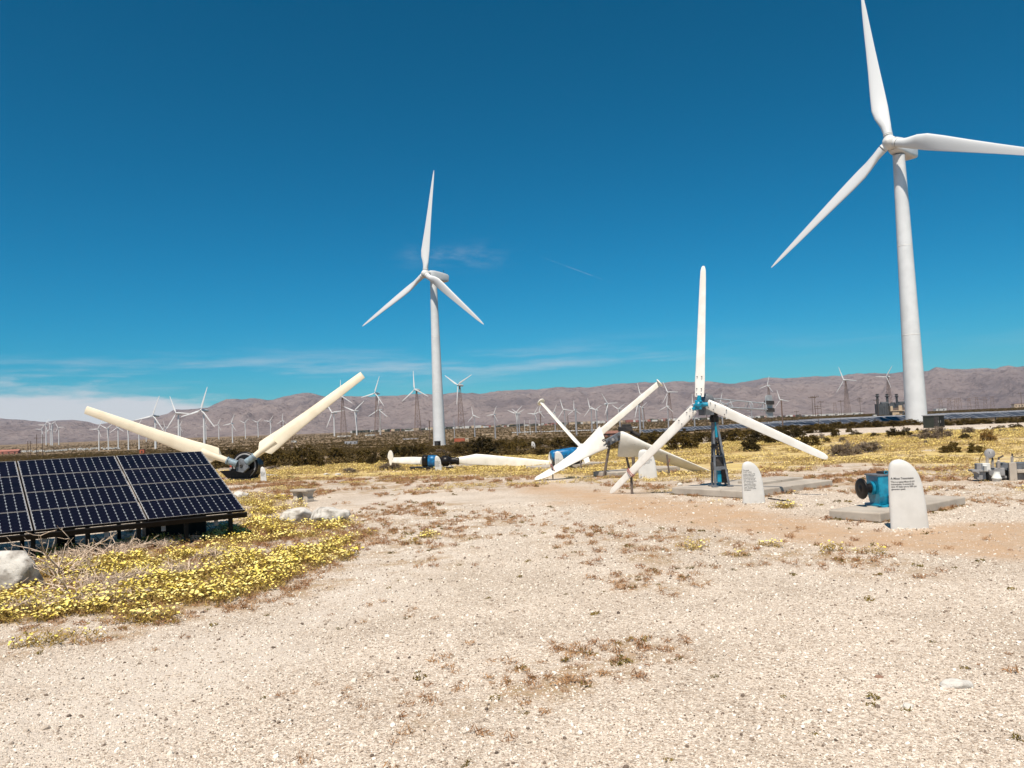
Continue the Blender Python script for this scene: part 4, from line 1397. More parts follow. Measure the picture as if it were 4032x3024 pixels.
def level_machine():
    Yd = 41.6
    b = onground(P(1715, 1850, Yd)[0], Yd, .14)
    t = thing('level_blade_turbine', 'black and blue nacelle with two white blades laid out level', 'wind turbine', b)
    c0 = P(1663, 1815, Yd); c1 = P(1718, 1815, Yd)
    d = unit(c1 - c0); s_ = unit(np.cross(d, SZ)); u = np.cross(s_, d)
    L = np.linalg.norm(c1 - c0)
    rr = lambda q0, q1: [[c0 + d * L * q + s_ * x + u * z for x, _, z in ring_sup(0, .30 * k, .30 * k, 3, 22)] for q, k in ((q0, .8), (q0 + .04, 1), (q1 - .04, 1), (q1, .8))]
    MB().rings(rr(0, .42)).build('generator', M_BLACK, t)
    MB().rings(rr(.40, 1.05)).build('nacelle_shell', M_BLUE, t)
    mb = MB()
    for k in range(5):
        mb.box(c0 + d * L * (.06 + .08 * k) + u * .28, (.03, .5, .05), (d, s_, u))
    mb.box(c0 + d * L * .7 + u * .31 - s_ * .05, (.2, .12, .05), (d, s_, u))
    mb.build('cooling_rib', M_DKSTEEL, t)
    mb = MB().box(c0 + d * L * .75 - u * .36, (2.4, .5, .10), (d, s_, u)).box(c0 + d * L * .2 - u * .40, (.5, .4, .16), (d, s_, u))
    mb.box(c0 + d * L * 1.0 - u * .47, (1.3, .5, .12), (d, s_, u)).cyl(c0 + d * L * .9 - u * .6, c0 + d * L * .9 - u * .4, .30, .26, 18)
    mb.build('bed_frame', M_BLACK, t, .01)
    h0 = P(1738, 1814, Yd); h1 = P(1795, 1812, Yd)
    mb = MB().lathe(c1, d, [(0, .16), (.3, .2), (.35, .28), (.62, .28), (.7, .19), (1.0, .16), (1.1, .2), (1.2, .2), (1.21, .1)], 18)
    mb.cyl(P(1765, 1812, Yd), h1, .14, .17, 14)
    mb.build('rotor_hub', M_BLACK, t)
    for a_, b_ in (((1758, 1800), (1748, 1770)), ((1762, 1798), (1776, 1776)), ((1764, 1815), (1786, 1845))):
        MB().cyl(P(*a_, Yd - .15), P(*b_, Yd - .3), .022, .018, 8).build('pitch_rod', M_DKSTEEL, t)
    # blades
    r0 = P(1794, 1813, Yd); r1 = P(2162, 1826, Yd - .8)
    st = [(0, .33, .26, 0, .0, .5), (.02, .36, .26, 0, -.0, .4), (.10, .44, .22, 3, -.03, .3), (.22, .58, .18, 6, -.09, .1), (.35, .55, .15, 5, -.08, .05), (.6, .46, .11, 3, -.05, 0), (.85, .37, .08, 2, -.02, 0), (1, .32, .06, 1, 0, 0)]
    bo = MB().blade(r0, r1, (0, -1, .18), [(q, c, h, tw, -of, rd) for q, c, h, tw, of, rd in st], n=22).build('blade', M_BLADE, t)
    e = P(2170, 1812, Yd - .8)
    plate(e, unit(np.cross(unit(r1 - r0), (0, 1, 0))), .92, .30, bo)
    l0 = P(1660, 1815, Yd); l1 = P(1546, 1812, Yd + 1.6)
    st = [(0, .40, .2, 0, 0, .5), (.3, .42, .14, 0, 0, .1), (1, .30, .07, 0, 0, 0)]
    bo = MB().blade(l0, l1, (0, -1, .18), st, n=18).build('blade', M_BLADE, t)
    plate(P(1537, 1803, Yd + 1.6), SZ, .82, .34, bo)


def plate(c, up, h, w_, parent):
    """rounded tip brake plate standing across a blade end"""
    pts = []
    X = np.array([.95, -.3, 0]); Z = np.array([0, 0, 1.])
    for a in np.linspace(0, 2 * math.pi, 25)[:-1]:
        q = .62 + .38 * math.sin(a)
        pts.append(c + X * math.cos(a) * w_ / 2 * (.62 + .38 * (math.sin(a) > -.2)) + Z * math.sin(a) * h / 2 * 1.0)
    MB().prism(pts, np.array([.02, .07, 0])).build('tip_plate', M_BLADE, parent, .015)


level_machine()

# ------------------------------------------------------------------ exhibit: two-bladed machine at the left
sp = onground(P(1026, 1886, 34.6)[0], 34.6)
plaque(sp, .27, .68, -2, 'small white sign plaque beside the two bladed cream machine', rows=(.1, .8, .66, .40, 7))
slab(gp(965, 1890) + np.array([-1.1, .5, 0]), 2.6, 1.6, .12, 'concrete slab under the two bladed cream machine')


def two_blade():
    Yd = 36.6
    b = onground(P(955, 1880, Yd)[0], Yd, .1)
    t = thing('two_blade_turbine', 'two bladed machine with cream blades raised in a wide V', 'wind turbine', b)
    hub = P(953, 1834, Yd - .5)
    fw_ = unit((-.18, -1, .05))
    s_ = unit(np.cross(fw_, SZ)); u = np.cross(s_, fw_)
    mb = MB().lathe(hub - fw_ * .25, fw_, [(-.15, .45), (-.1, .64), (.0, .66), (.02, .60)], 36)
    mb.build('brake_disc', M_BLACK, t)
    MB().lathe(hub - fw_ * .24, fw_, [(.0, .56), (.03, .57), (.03, .50), (.0, .49)], 36, cap=False).build('disc_rim', M_MIDGREY, t)
    hexp = [hub - fw_ * .10 + (s_ * math.cos(a + .3) + u * math.sin(a + .3)) * (.36 if i % 2 else .33) for i, a in enumerate(np.linspace(0, 2 * math.pi, 7)[:-1])]
    hp = MB().prism(hexp, fw_ * .16).build('hub_plate', M_GREY, t, .02)
    MB().lathe(hub + fw_ * .06, fw_, [(0, .075), (.03, .075), (.05, .05), (.05, .03), (.02, .025)], 16).build('hub_nut', M_DKSTEEL, hp)
    mb = MB()
    mb.prism([b + s_ * x + SZ * z - fw_ * -.35 for x, z in ((-.75, .42), (.95, .42), (.55, .05), (-.45, .05))], -fw_ * .9)
    mb.zbox(b + np.array([0, .1, .25]), (.9, .8, .5)).cyl(hub - fw_ * .3, hub - fw_ * 1.3, .4, .38, 20)
    mb.zbox(b + np.array([.05, -.1, .03]), (1.1, .9, .08))
    mb.build('gear_base', M_BLACK, t, .015)
    MB().zbox(hub + s_ * .72 - fw_ * .6 + u * .12, (.28, .5, .34)).build('motor', M_RED, t, .02)
    MB().cyl(hub + s_ * .74 - fw_ * .4 - u * .35, hub + s_ * .74 - fw_ * .4 - u * .05, .12, .1, 12).build('motor_foot', M_MIDGREY, t)
    for tip, dep, side in (((338, 1614), -1.0, -1), ((1428, 1476), .4, 1)):
        tp = P(tip[0], tip[1], Yd - .6 + dep)
        d = unit(tp - hub); c = unit(np.cross(fw_, d))
        L = np.linalg.norm(tp - hub)
        r0 = hub + d * .25; r1 = hub + d * .74
        MB().cyl(r0, r1, .165, .145, 18).lathe(r1 - d * .08, d, [(0, .14), (.0, .175), (.06, .175), (.06, .14)], 18, cap=False).build('root_pipe', M_PIPEBLUE, t)
        # round spar running out from the pipe into the blade skin
        mb = MB()
        mb.cyl(r1 - d * .02, r1 + d * 1.15, .135, .19, 18)
        bo = mb.build('blade', M_CREAM, t)
        bl = MB()
        rr = []
        # skin: lens section, the inner end cut on a slant
        for q, ch, th, off in ((0, .82, .22, 0), (.06, .80, .25, 0), (.2, .66, .22, 0), (.45, .52, .17, 0), (.75, .43, .13, 0), (1, .36, .11, 0)):
            ring = []
            for k in range(20):
                a = 2 * math.pi * k / 20
                cx, sy = math.cos(a), math.sin(a)
                cut = .28 * (1 - q) * abs(cx - .25) * 1.0
                p = r1 + d * (.30 + cut + (L - .74 - .30) * q) + c * side * (ch * .5 * cx + ch * .0) + fw_ * (th * .5 * sy * (1 - .55 * abs(cx) ** 1.5))
                # shallow valley where the tail panel meets the spar
                if abs(cx + .1) < .35 and sy > 0:
                    p = p - fw_ * th * .10 * (1 - q)
                ring.append(p)
            rr.append(ring)
        bl.rings(rr)
        bl.build('blade_skin', M_CREAM, bo)


two_blade()

# ------------------------------------------------------------------ solar array at the left
def solar_array():
    zb = .53
    def edge(px, py, z):
        r = pixray(px, py); return EYE + r * ((z - EYE[2]) / r[2])
    br = edge(967, 2008, zb)                      # lower right corner
    bl_ = edge(0, 2104, zb)
    U = unit(bl_ - br)                            # along the row, to the left
    zz = np.linspace(.9, 1.95, 400)                 # height of the upper edge that squares the rack
    tr_ = min((edge(797, 1777, z_) for z_ in zz), key=lambda q_: abs((q_ - br) @ U))
    Vv = tr_ - br; Vv = Vv - U * (Vv @ U)
    sl = np.linalg.norm(Vv); V = Vv / sl
    N = unit(np.cross(V, U)); N = N if N[2] > 0 else -N
    print('rack', sl, tr_, np.linalg.norm(bl_ - br) / 2.27)
    cw = np.linalg.norm(bl_ - br) / 2.27          # one module width, from the visible count
    ch = sl / 4
    gapc, gapr = .028, .012
    t = thing('solar_array', 'ground mounted rack of dark blue solar modules beside the flowers', 'solar panels', onground(br[0] + U[0] * 2, br[1] + U[1] * 2))
    org = ORG[t]
    cells = []
    fw_, fh_ = cw - gapc, ch - gapr
    mx, my = .018, .012
    cwid, chei = (fw_ - 2 * mx) / 12, (fh_ - 2 * my) / 6
    # shared meshes in module space: x along U, y along V, z along N
    fb = MB()
    for x0, x1, y0, y1 in ((0, fw_, 0, .009), (0, fw_, fh_ - .009, fh_), (0, .011, .009, fh_ - .009), (fw_ - .011, fw_, .009, fh_ - .009)):
        fb.box(((x0 + x1) / 2, (y0 + y1) / 2, -.0165), (x1 - x0, y1 - y0, .043))
        ix, iy = (0, .002) if y1 - y0 < .1 else (.003, 0)
        fb.box(((x0 + x1) / 2, (y0 + y1) / 2, .0065), (x1 - x0 - ix * 2, y1 - y0 - iy * 2, .003), mi=1)
    me_frame = fb.mesh('module_frame', [M_FRAME, M_EDGE])
    me_back = MB().box((fw_ / 2, fh_ / 2, -.006), (fw_ - .021, fh_ - .017, .010)).mesh('backsheet', M_BACK)
    hx, hy, k = cwid / 2 - .0023, chei / 2 - .0020, .017
    me_cell = MB().prism([(-hx + k, -hy, 0), (hx - k, -hy, 0), (hx, -hy + k, 0), (hx, hy - k, 0), (hx - k, hy, 0), (-hx + k, hy, 0), (-hx, hy - k, 0), (-hx, -hy + k, 0)], (0, 0, .002)).mesh('cell', M_CELL)
    rot = bmat(U, V, N, (0, 0, 0))
    allc = []
    for c in range(4):
        for r in range(4):
            p0 = br + U * (c * cw + gapc / 2) + V * (r * ch + gapr / 2)
            mo = link_mesh('solar_module', me_back, t, bmat(U, V, N, p0 - org))
            link_mesh('module_frame', me_frame, mo, Matrix.Identity(4))
            for i in range(12):
                for j in range(6):
                    lc = np.array([mx + (i + .5) * cwid, my + (j + .5) * chei, .0005])
                    wp = p0 + U * lc[0] + V * lc[1]
                    d_ = wp - EYE
                    px = 2016 + FPX * (d_ @ RT) / (d_ @ FW)
                    allc.append((-10 if px < -30 else 1 / np.linalg.norm(d_), mo, lc, wp))
    allc.sort(key=lambda q: -q[0])
    for _, mo, lc, wp in allc[:300]:
        link_mesh('cell', me_cell, mo, Matrix.Translation(lc))
    rest = MB()
    cv = [np.array(v.co) for v in me_cell.vertices]; cf = [tuple(p.vertices) for p in me_cell.polygons]
    for _, mo, lc, wp in allc[300:]:
        rest.add([wp + U * v[0] + V * v[1] + N * (v[2] + .0005) for v in cv], cf)
    tag(rest.build('cell_field', M_CELL, t), kind='stuff')
    # rack: black lower rail, purlins, legs
    W = 4 * cw
    Ug = unit((U[0], U[1], 0)); Vg = unit((V[0], V[1], 0))
    for s_, h in ((-.02, .09), (sl * .33, .07), (sl * .66, .07), (sl + .0, .07)):
        MB().box(br + U * W / 2 + V * s_ - N * (.045 + h / 2), (W + .05, .05, h), (U, V, N)).build('rail', M_FRAME, t)
    for k in range(9):
        x = .25 + k * (W - .5) / 8
        for s_ in (.12, sl * .66):
            p = br + U * x + V * s_ - N * .1
            g = onground(p[0], p[1])
            MB().box((p + g) / 2 - SZ * .05, (.07, .07, p[2] - g[2] + .1), (Ug, Vg, SZ)).build('leg', M_FRAME, t)
        a = br + U * x + V * .12 - N * .12; b_ = br + U * x + V * sl * .9 - N * .12
        MB().bar(a, b_, .05, .07).build('rafter', M_FRAME, t)
    for k in range(6):
        p = br + U * (.55 + k * .95) + V * .02 - N * .12 - SZ * .09
        bx_ = MB().box(p, (.075, .03, .10), (Ug, Vg, SZ)).build('junction_box', M_MIDGREY, t, .006)
        MB().tube([p - SZ * .05, p - SZ * .12 + Ug * .02, p - SZ * .1 + Ug * .1, p + SZ * .02 + Ug * .2], .006).build('lead', M_BLACK, bx_)
    # dark filler boxes added under the rack to deepen its shade
    p = br + U * .62 + V * (sl * .5); g = onground(p[0], p[1])
    MB().box(g + SZ * .36 + Ug * .35, (1.15, .35, .72), (Ug, Vg, SZ)).build('shade_filler_box', M_FRAME, t, .02)
    g = g + Ug * 2.3
    MB().box(g + SZ * .3, (.3, .3, .7), (Ug, Vg, SZ)).build('shade_filler_box', M_FRAME, t, .02)


solar_array()

# ------------------------------------------------------------------ bench and boulders
def bench():
    a, b2 = gp(1162, 1972), gp(1228, 1980)
    c = (a + b2) / 2
    t = thing('stone_bench', 'small grey concrete bench with two stout legs beyond the boulders', 'bench', c)
    yaw = math.degrees(math.atan2(b2[1] - a[1], b2[0] - a[0])) * .5 - 6
    an = R_(yaw); X = np.array([math.cos(an), math.sin(an), 0]); Y = np.array([-math.sin(an), math.cos(an), 0])
    MB().box(c + SZ * .335, (.66, .40, .055), (X, Y, SZ)).build('seat', M_CONC, t, .012)
    for s_ in (-1, 1):
        o_ = c + X * s_ * .20
        rr = [[o_ + X * x * wq + Y * y * dq + SZ * z for x, y in ((-1, -1), (1, -1), (1, 1), (-1, 1))] for z, wq, dq in ((-.03, .105, .15), (.06, .10, .145), (.16, .07, .12), (.25, .085, .14), (.306, .12, .165))]
        MB().rings(rr, smooth=False).build('leg', M_CONC, t, .02)


bench()


def boulder(px, py, wpx, hpx, label, seed, name='boulder', flat=1.0, depth=.8):
    g = gp(px, py)
    m = g[1] / FPX
    W, H = wpx * m / 2, hpx * m
    bm = bmesh.new()
    bmesh.ops.create_icosphere(bm, subdivisions=4, radius=1)
    sv = Vector((seed * 3.1, seed * 1.7, seed * .9))
    cuts = []
    rr = random.Random(seed)
    for k in range(11):
        d = Vector((rr.gauss(0, 1), rr.gauss(0, 1), rr.gauss(.1, .8))).normalized()
        cuts.append((d, rr.uniform(.62, .88)))
    for v in bm.verts:
        p = v.co.copy()
        for d, q in cuts:
            e = p.dot(d) - q
            if e > 0: p -= d * e * .88
        p *= 1 + .12 * mnoise.fractal(p * 1.6 + sv, 1, 2, 4) + .035 * mnoise.fractal(p * 6 + sv, 1, 2, 3)
        z = p.z * .5 + .36
        v.co = Vector((p.x * W * 1.12, p.y * W * depth * 1.1, z * H * 1.24 - .0))
    me = bpy.data.meshes.new(name); bm.to_mesh(me); bm.free()
    me.polygons.foreach_set('use_smooth', [True] * len(me.polygons))
    me.materials.append(M_ROCK)
    o = bpy.data.objects.new(name, me); COL.objects.link(o)
    o.location = (g[0], g[1] + W * depth * .5, g[2] - .03)
    tag(o, label, 'rock', 'pale boulders and stones')
    return o


boulder(5, 2325, 260, 152, 'big white boulder cut by the left edge under the solar rack', 3, depth=.7)
boulder(1168, 2058, 140, 64, 'pale boulder before the bench, left of a touching pair', 5)
boulder(1292, 2064, 145, 72, 'rounded grey boulder before the bench, right of a touching pair', 8)
boulder(1356, 2030, 40, 28, 'small white stone right of the touching boulder pair', 11)
boulder(942, 1962, 60, 30, 'pale boulder behind the lower corner of the solar rack', 14)
boulder(1285, 1871, 22, 10, 'white stone left of two, in the weeds before the dark bushes', 15)
boulder(1330, 1872, 22, 11, 'white stone right of two, in the weeds before the dark bushes', 16)
boulder(2678, 1912, 22, 14, 'white stone at the left end of the broad slab', 17)
boulder(2420, 1830, 26, 14, 'white stone in flowers behind the wide twisted blades', 18)
boulder(3780, 2708, 120, 42, 'broad flat white stone in the gravel at lower right', 19, depth=.6)
boulder(3585, 2786, 44, 34, 'round cream stone below the broad flat white one', 20)
boulder(3555, 2604, 56, 14, 'flat grey stone left above the broad flat white one', 21, depth=.5)
boulder(3465, 2668, 36, 26, 'small dark brown stone left of the flat grey one', 22)
boulder(3772, 2198, 20, 14, 'small pale stone on the reddish track at the right', 23)
for nm in ('flat grey', 'small dark brown'):
    pass
M_STONEG = mat('grey flat stone', (.33, .31, .32), (.26, .245, .25), 9, .9, bump=.4)
M_STONEB = mat('brown stone', (.22, .12, .08), (.3, .18, .13), 12, .9, bump=.4)
for o in COL.objects:
    if o.get('label', '').startswith('flat grey stone'): o.data.materials[0] = M_STONEG
    if o.get('label', '').startswith('small dark brown stone'): o.data.materials[0] = M_STONEB

# ------------------------------------------------------------------ electrical equipment at the right edge
def switchgear():
    Yd = 20.3
    m = Yd / FPX
    cv = lambda zx, zy: (3700 + zx / 6.636, 1700 + zy / 6.636)
    def ctr(x0, y0, x1, y1, dy=0):
        px, py = cv((x0 + x1) / 2, (y0 + y1) / 2)
        return P(px, py, Yd + dy), (x1 - x0) / 6.636 * m, (y1 - y0) / 6.636 * m
    b = onground(P(3960, 1905, Yd)[0], Yd)
    t = thing('switchgear', 'grey electrical switchgear with ribbed insulators standing at the right edge', 'equipment', b)
    yaw = -14
    def bx(nm, x0, y0, x1, y1, dep, mt, dy=0, bev=.012):
        c, w_, h = ctr(x0, y0, x1, y1, dy)
        return MB().zbox(c + np.array([0, dep / 2, 0]), (w_, dep, h), yaw).build(nm, mt, t, bev)
    def ins(x, y0, y1, r, dy=.15):
        a = P(*cv(x, y1), Yd + dy); c = P(*cv(x, y0), Yd + dy)
        n = 7; L = np.linalg.norm(c - a); pr = []
        for i in range(n):
            z = L * i / n
            pr += [(z, r * .55), (z + L / n * .25, r), (z + L / n * .45, r * .95), (z + L / n * .6, r * .55)]
        pr += [(L * 1.02, r * .5), (L * 1.1, r * .35)]
        q = MB().lathe(a, c - a, pr, 14).build('insulator', M_PORC, t)
        MB().cyl(c + unit(c - a) * L * .06, c + unit(c - a) * (L * .06 + .07), r * .45, r * .35, 10).build('terminal', M_DKSTEEL, q)
    c, w_, h = ctr(1030, 1010, 1240, 1250)
    bx('tank', 1030, 1010, 1240, 1250, .3, M_MIDGREY, .05)
    bx('bracket', 918, 995, 1340, 1040, .34, M_MIDGREY, .0, .004)
    p = [P(*cv(*q), Yd + .02) for q in ((925, 1035), (1040, 1035), (1040, 1110))]
    MB().prism(p, (0, .25, 0)).build('gusset', M_MIDGREY, t)
    p = [P(*cv(*q), Yd + .1) for q in ((1240, 1060), (1375, 1180), (1375, 1300), (1330, 1310), (1240, 1245))]
    MB().prism(p, (0, .2, 0)).build('gusset', M_DKSTEEL, t)
    bx('control_box', 1005, 830, 1160, 995, .2, M_MIDGREY, .12)
    bx('finned_box', 1165, 825, 1345, 1030, .2, M_WHITE, -.02)
    mb = MB()
    for k in range(6):
        q, w2, h2 = ctr(1150, 890 + k * 24, 1235, 902 + k * 24, -.05)
        mb.zbox(q, (w2, .12, h2), yaw)
    mb.build('cooling_fin', M_WHITE, t)
    bx('cross_beam', 1345, 950, 1720, 1155, .26, M_MIDGREY, .12)
    bx('beam_foot', 1640, 1155, 1780, 1220, .2, M_MIDGREY, .12)
    q0 = P(*cv(1490, 1358), Yd - .05); q1 = P(*cv(1490, 1045), Yd - .05)
    L = np.linalg.norm(q1 - q0); r = 105 / 6.636 * m
    MB().lathe(q0, q1 - q0, [(0, r), (L * .37, r), (L * .38, r * 1.13), (L * .53, r * 1.13), (L * .54, r * 1.0), (L * .9, r * .68), (L, r * .66)], 22).build('white_pot', M_WHITE, t)
    ins(1245, 650, 810, .052); ins(1382, 745, 935, .05); ins(1538, 745, 945, .05); ins(1895, 640, 805, .048)
    c0 = P(*cv(1305, 568), Yd + .1)
    d = unit((-.55, -.8, .12))
    dk = MB().lathe(c0 - d * .07, d, [(0, .08), (.0, .118), (.03, .124), (.075, .124), (.085, .11), (.088, .0)], 26).build('gauge_drum', M_MIDGREY, t)
    MB().bar(c0 + d * .03 + SZ * .06, c0 + d * .03 + SZ * -.01 + np.array([.03, 0, 0]), .022, .012).build('pointer', M_WHITE, dk)
    MB().bar(P(*cv(1530, 700), Yd + .15), P(*cv(1660, 625), Yd + .05), .045, .035).build('switch_arm', M_POST, t)
    bx('main_tank', 1645, 815, 1850, 1005, .35, M_GREY, .15)
    bx('main_tank_lower', 1790, 1005, 1860, 1360, .3, M_DKSTEEL, .2)
    bx('front_plate', 1855, 808, 2030, 1372, .10, M_CONC, -.05)
    bx('side_tank', 2090, 808, 2420, 1000, .4, M_GREY, .1)
    bx('side_frame', 2075, 990, 2420, 1075, .2, M_CONC, .0)
    bx('side_panel', 2085, 1075, 2420, 1372, .12, M_MIDGREY, .12)
    bx('end_post', 2300, 700, 2360, 1372, .10, M_CONC, -.02)
    wpts = [P(*cv(1895 + (2300 - 1895) * q, 640 + 40 * math.sin(math.pi * q)), Yd + .1) for q in np.linspace(0, 1, 8)]
    MB().tube(wpts, .008).build('wire', M_DKSTEEL, t)
    wpts = [P(*cv(x, y), Yd + .3) for x, y in ((1050, 800), (1030, 740), (1090, 620), (1160, 520), (1180, 380), (1165, 340))]
    MB().tube(wpts, .012).build('hose', M_MOSS, t)


switchgear()

# ------------------------------------------------------------------ poles and pylons
def pole(top, base, label, arms=1, w_=.013, mt=None, dist=None, name='utility_pole', armw=.30, cat='pole'):
    b = gp(*base) if dist is None else onground(P(base[0], base[1], dist)[0], dist)
    D = b[1]; tp = P(top[0], top[1], D)
    H = max(tp[2] - b[2], 1)
    t = thing(name, label, cat, b, 'poles on the plain')
    mt = mt or M_WOOD
    MB().cyl(b - SZ * .2, (b[0], b[1], tp[2]), w_ * H, w_ * H * .75, 8).build('shaft', mt, t)
    for k in range(arms):
        z = tp[2] - H * (.06 + .10 * k)
        a = MB().box((b[0], b[1] - w_ * H, z), (armw * H * (1 - .15 * k), .02 * H, .02 * H)).build('crossarm', M_WOOD, t)
        ib = MB()
        for q in (-.45, -.2, .2, .45):
            ib.cyl((b[0] + q * armw * H, b[1] - w_ * H, z), (b[0] + q * armw * H, b[1] - w_ * H, z + .035 * H), .007 * H, n=6)
        ib.build('insulators', M_DKSTEEL, a)
    return t


def hframe(x0, x1, ytop, ybase, label, dist=None, armz=.12):
    b = gp((x0 + x1) / 2, ybase) if dist is None else onground(P((x0 + x1) / 2, ybase, dist)[0], dist)
    D = b[1]; m = D / FPX; H = P((x0 + x1) / 2, ytop, D)[2] - b[2]; W = (x1 - x0) * m
    t = thing('h_frame_pole', label, 'pole', b, 'poles on the plain')
    for s_ in (-1, 1):
        MB().cyl(b + np.array([s_ * W / 2, 0, -.2]), b + np.array([s_ * W / 2, 0, H]), .010 * H + .06, .009 * H + .05, 8).build('shaft', M_WOOD, t)
    MB().box(b + np.array([0, 0, H * (1 - armz)]), (W * 1.9, .016 * H, .02 * H)).build('crossarm', M_WOOD, t)


hframe(110, 121, 1737, 1806, 'wooden H frame pole pair above the solar rack, shorter left one')
hframe(145, 168, 1710, 1800, 'wooden H frame pole pair above the solar rack, taller right one', armz=.16)
hframe(1112, 1124, 1660, 1745, 'wooden H frame pole pair just behind the raised right cream blade')
hframe(1147, 1153, 1700, 1770, 'short wooden H frame pole pair right of the raised cream blade')
hframe(3024, 3031, 1652, 1684, 'short H frame pole pair under the grey tail vane')
pole((1691, 1656), (1693, 1736), 'bare dark wooden pole left of the middle turbine tower', 0, .028)
pole((1786, 1648), (1790, 1726), 'bare grey steel pole right of the middle turbine tower', 0, .022, M_GREYT, name='steel_pole')
pole((2235, 1630), (2238, 1693), 'bare dark pole above the blue nacelle', 0, .024)
pole((2264, 1606), (2271, 1717), 'thick bare grey steel pole above the blue nacelle', 0, .030, M_GREYT, name='steel_pole')
pole((2065, 1654), (2067, 1713), 'white ringed pole, left of two above the far plaque', 0, .018, M_WHITE, name='steel_pole')
pole((2085, 1653), (2088, 1711), 'white ringed pole, right of two above the far plaque', 0, .018, M_WHITE, name='steel_pole')
pole((2782, 1600), (2786, 1692), 'brown wooden pole just left of the tail vane turbine stand', 0, .016)
pole((2955, 1586), (2961, 1655), 'grey steel pole left of the tail vane', 0, .036, M_GREYT, name='steel_pole')
pls = [((3062, 1640), (3069, 1690), 1), ((3136, 1616), (3140, 1682), 1), ((3198, 1560), (3203, 1660), 1), ((3205, 1557), (3213, 1664), 1), ((3220, 1595), (3224, 1682), 2), ((3230, 1578), (3236, 1659), 1), ((3311, 1575), (3315, 1655), 1), ((3307, 1620), (3310, 1682), 0), ((3385, 1565), (3389, 1632), 3), ((3449, 1571), (3455, 1650), 1), ((3454, 1566), (3461, 1650), 0), ((4021, 1544), (4024, 1614), 1)]
for i, (tp, bs, ar) in enumerate(pls):
    pole(tp, bs, f'wooden utility pole near the solar farm, {ordn(i)} of {len(pls)} from left', ar, .012)
pyl = [(3705, 1567, 1607), (3739, 1567, 1605), (3764, 1570, 1604), (3780, 1566, 1603), (3817, 1568, 1601), (3847, 1563, 1600), (3880, 1562, 1598), (3908, 1560, 1598), (3150, 1630, 1652), (3290, 1585, 1640)]
for i, (x, yt, yb) in enumerate(sorted(pyl)):
    D = 1300
    b = onground(P(x, yb, D)[0], D); H = P(x, yt, D)[2] - b[2]
    t = thing('transmission_pylon', f'thin steel transmission pylon far right, {ordn(i)} of {len(pyl)} from left', 'pylon', b, 'far transmission pylons')
    mb = MB()
    w_ = H * .16
    for s_ in (-1, 1):
        mb.bar(b + np.array([s_ * w_, 0, 0]), b + np.array([s_ * w_ * .45, 0, H]), .28)
    for k in range(4):
        z0, z1 = H * k / 4, H * (k + 1) / 4; f = lambda z: w_ * (1 - .55 * z / H)
        mb.bar(b + np.array([-f(z0), 0, z0]), b + np.array([f(z1), 0, z1]), .16).bar(b + np.array([f(z0), 0, z0]), b + np.array([-f(z1), 0, z1]), .16)
    mb.build('frame', M_RUST, t)
    MB().box(b + np.array([0, 0, H * .97]), (w_ * 3.0, .3, .35)).box(b + np.array([0, 0, H * .8]), (w_ * 2.4, .3, .3)).build('crossarm', M_RUST, t)

# far sign with a dark figure
sp = gp(2093, 1768)
plaque(sp, .58, 1.05, 0, 'far white plaque with a small dark figure among the bushes', emblem=True)

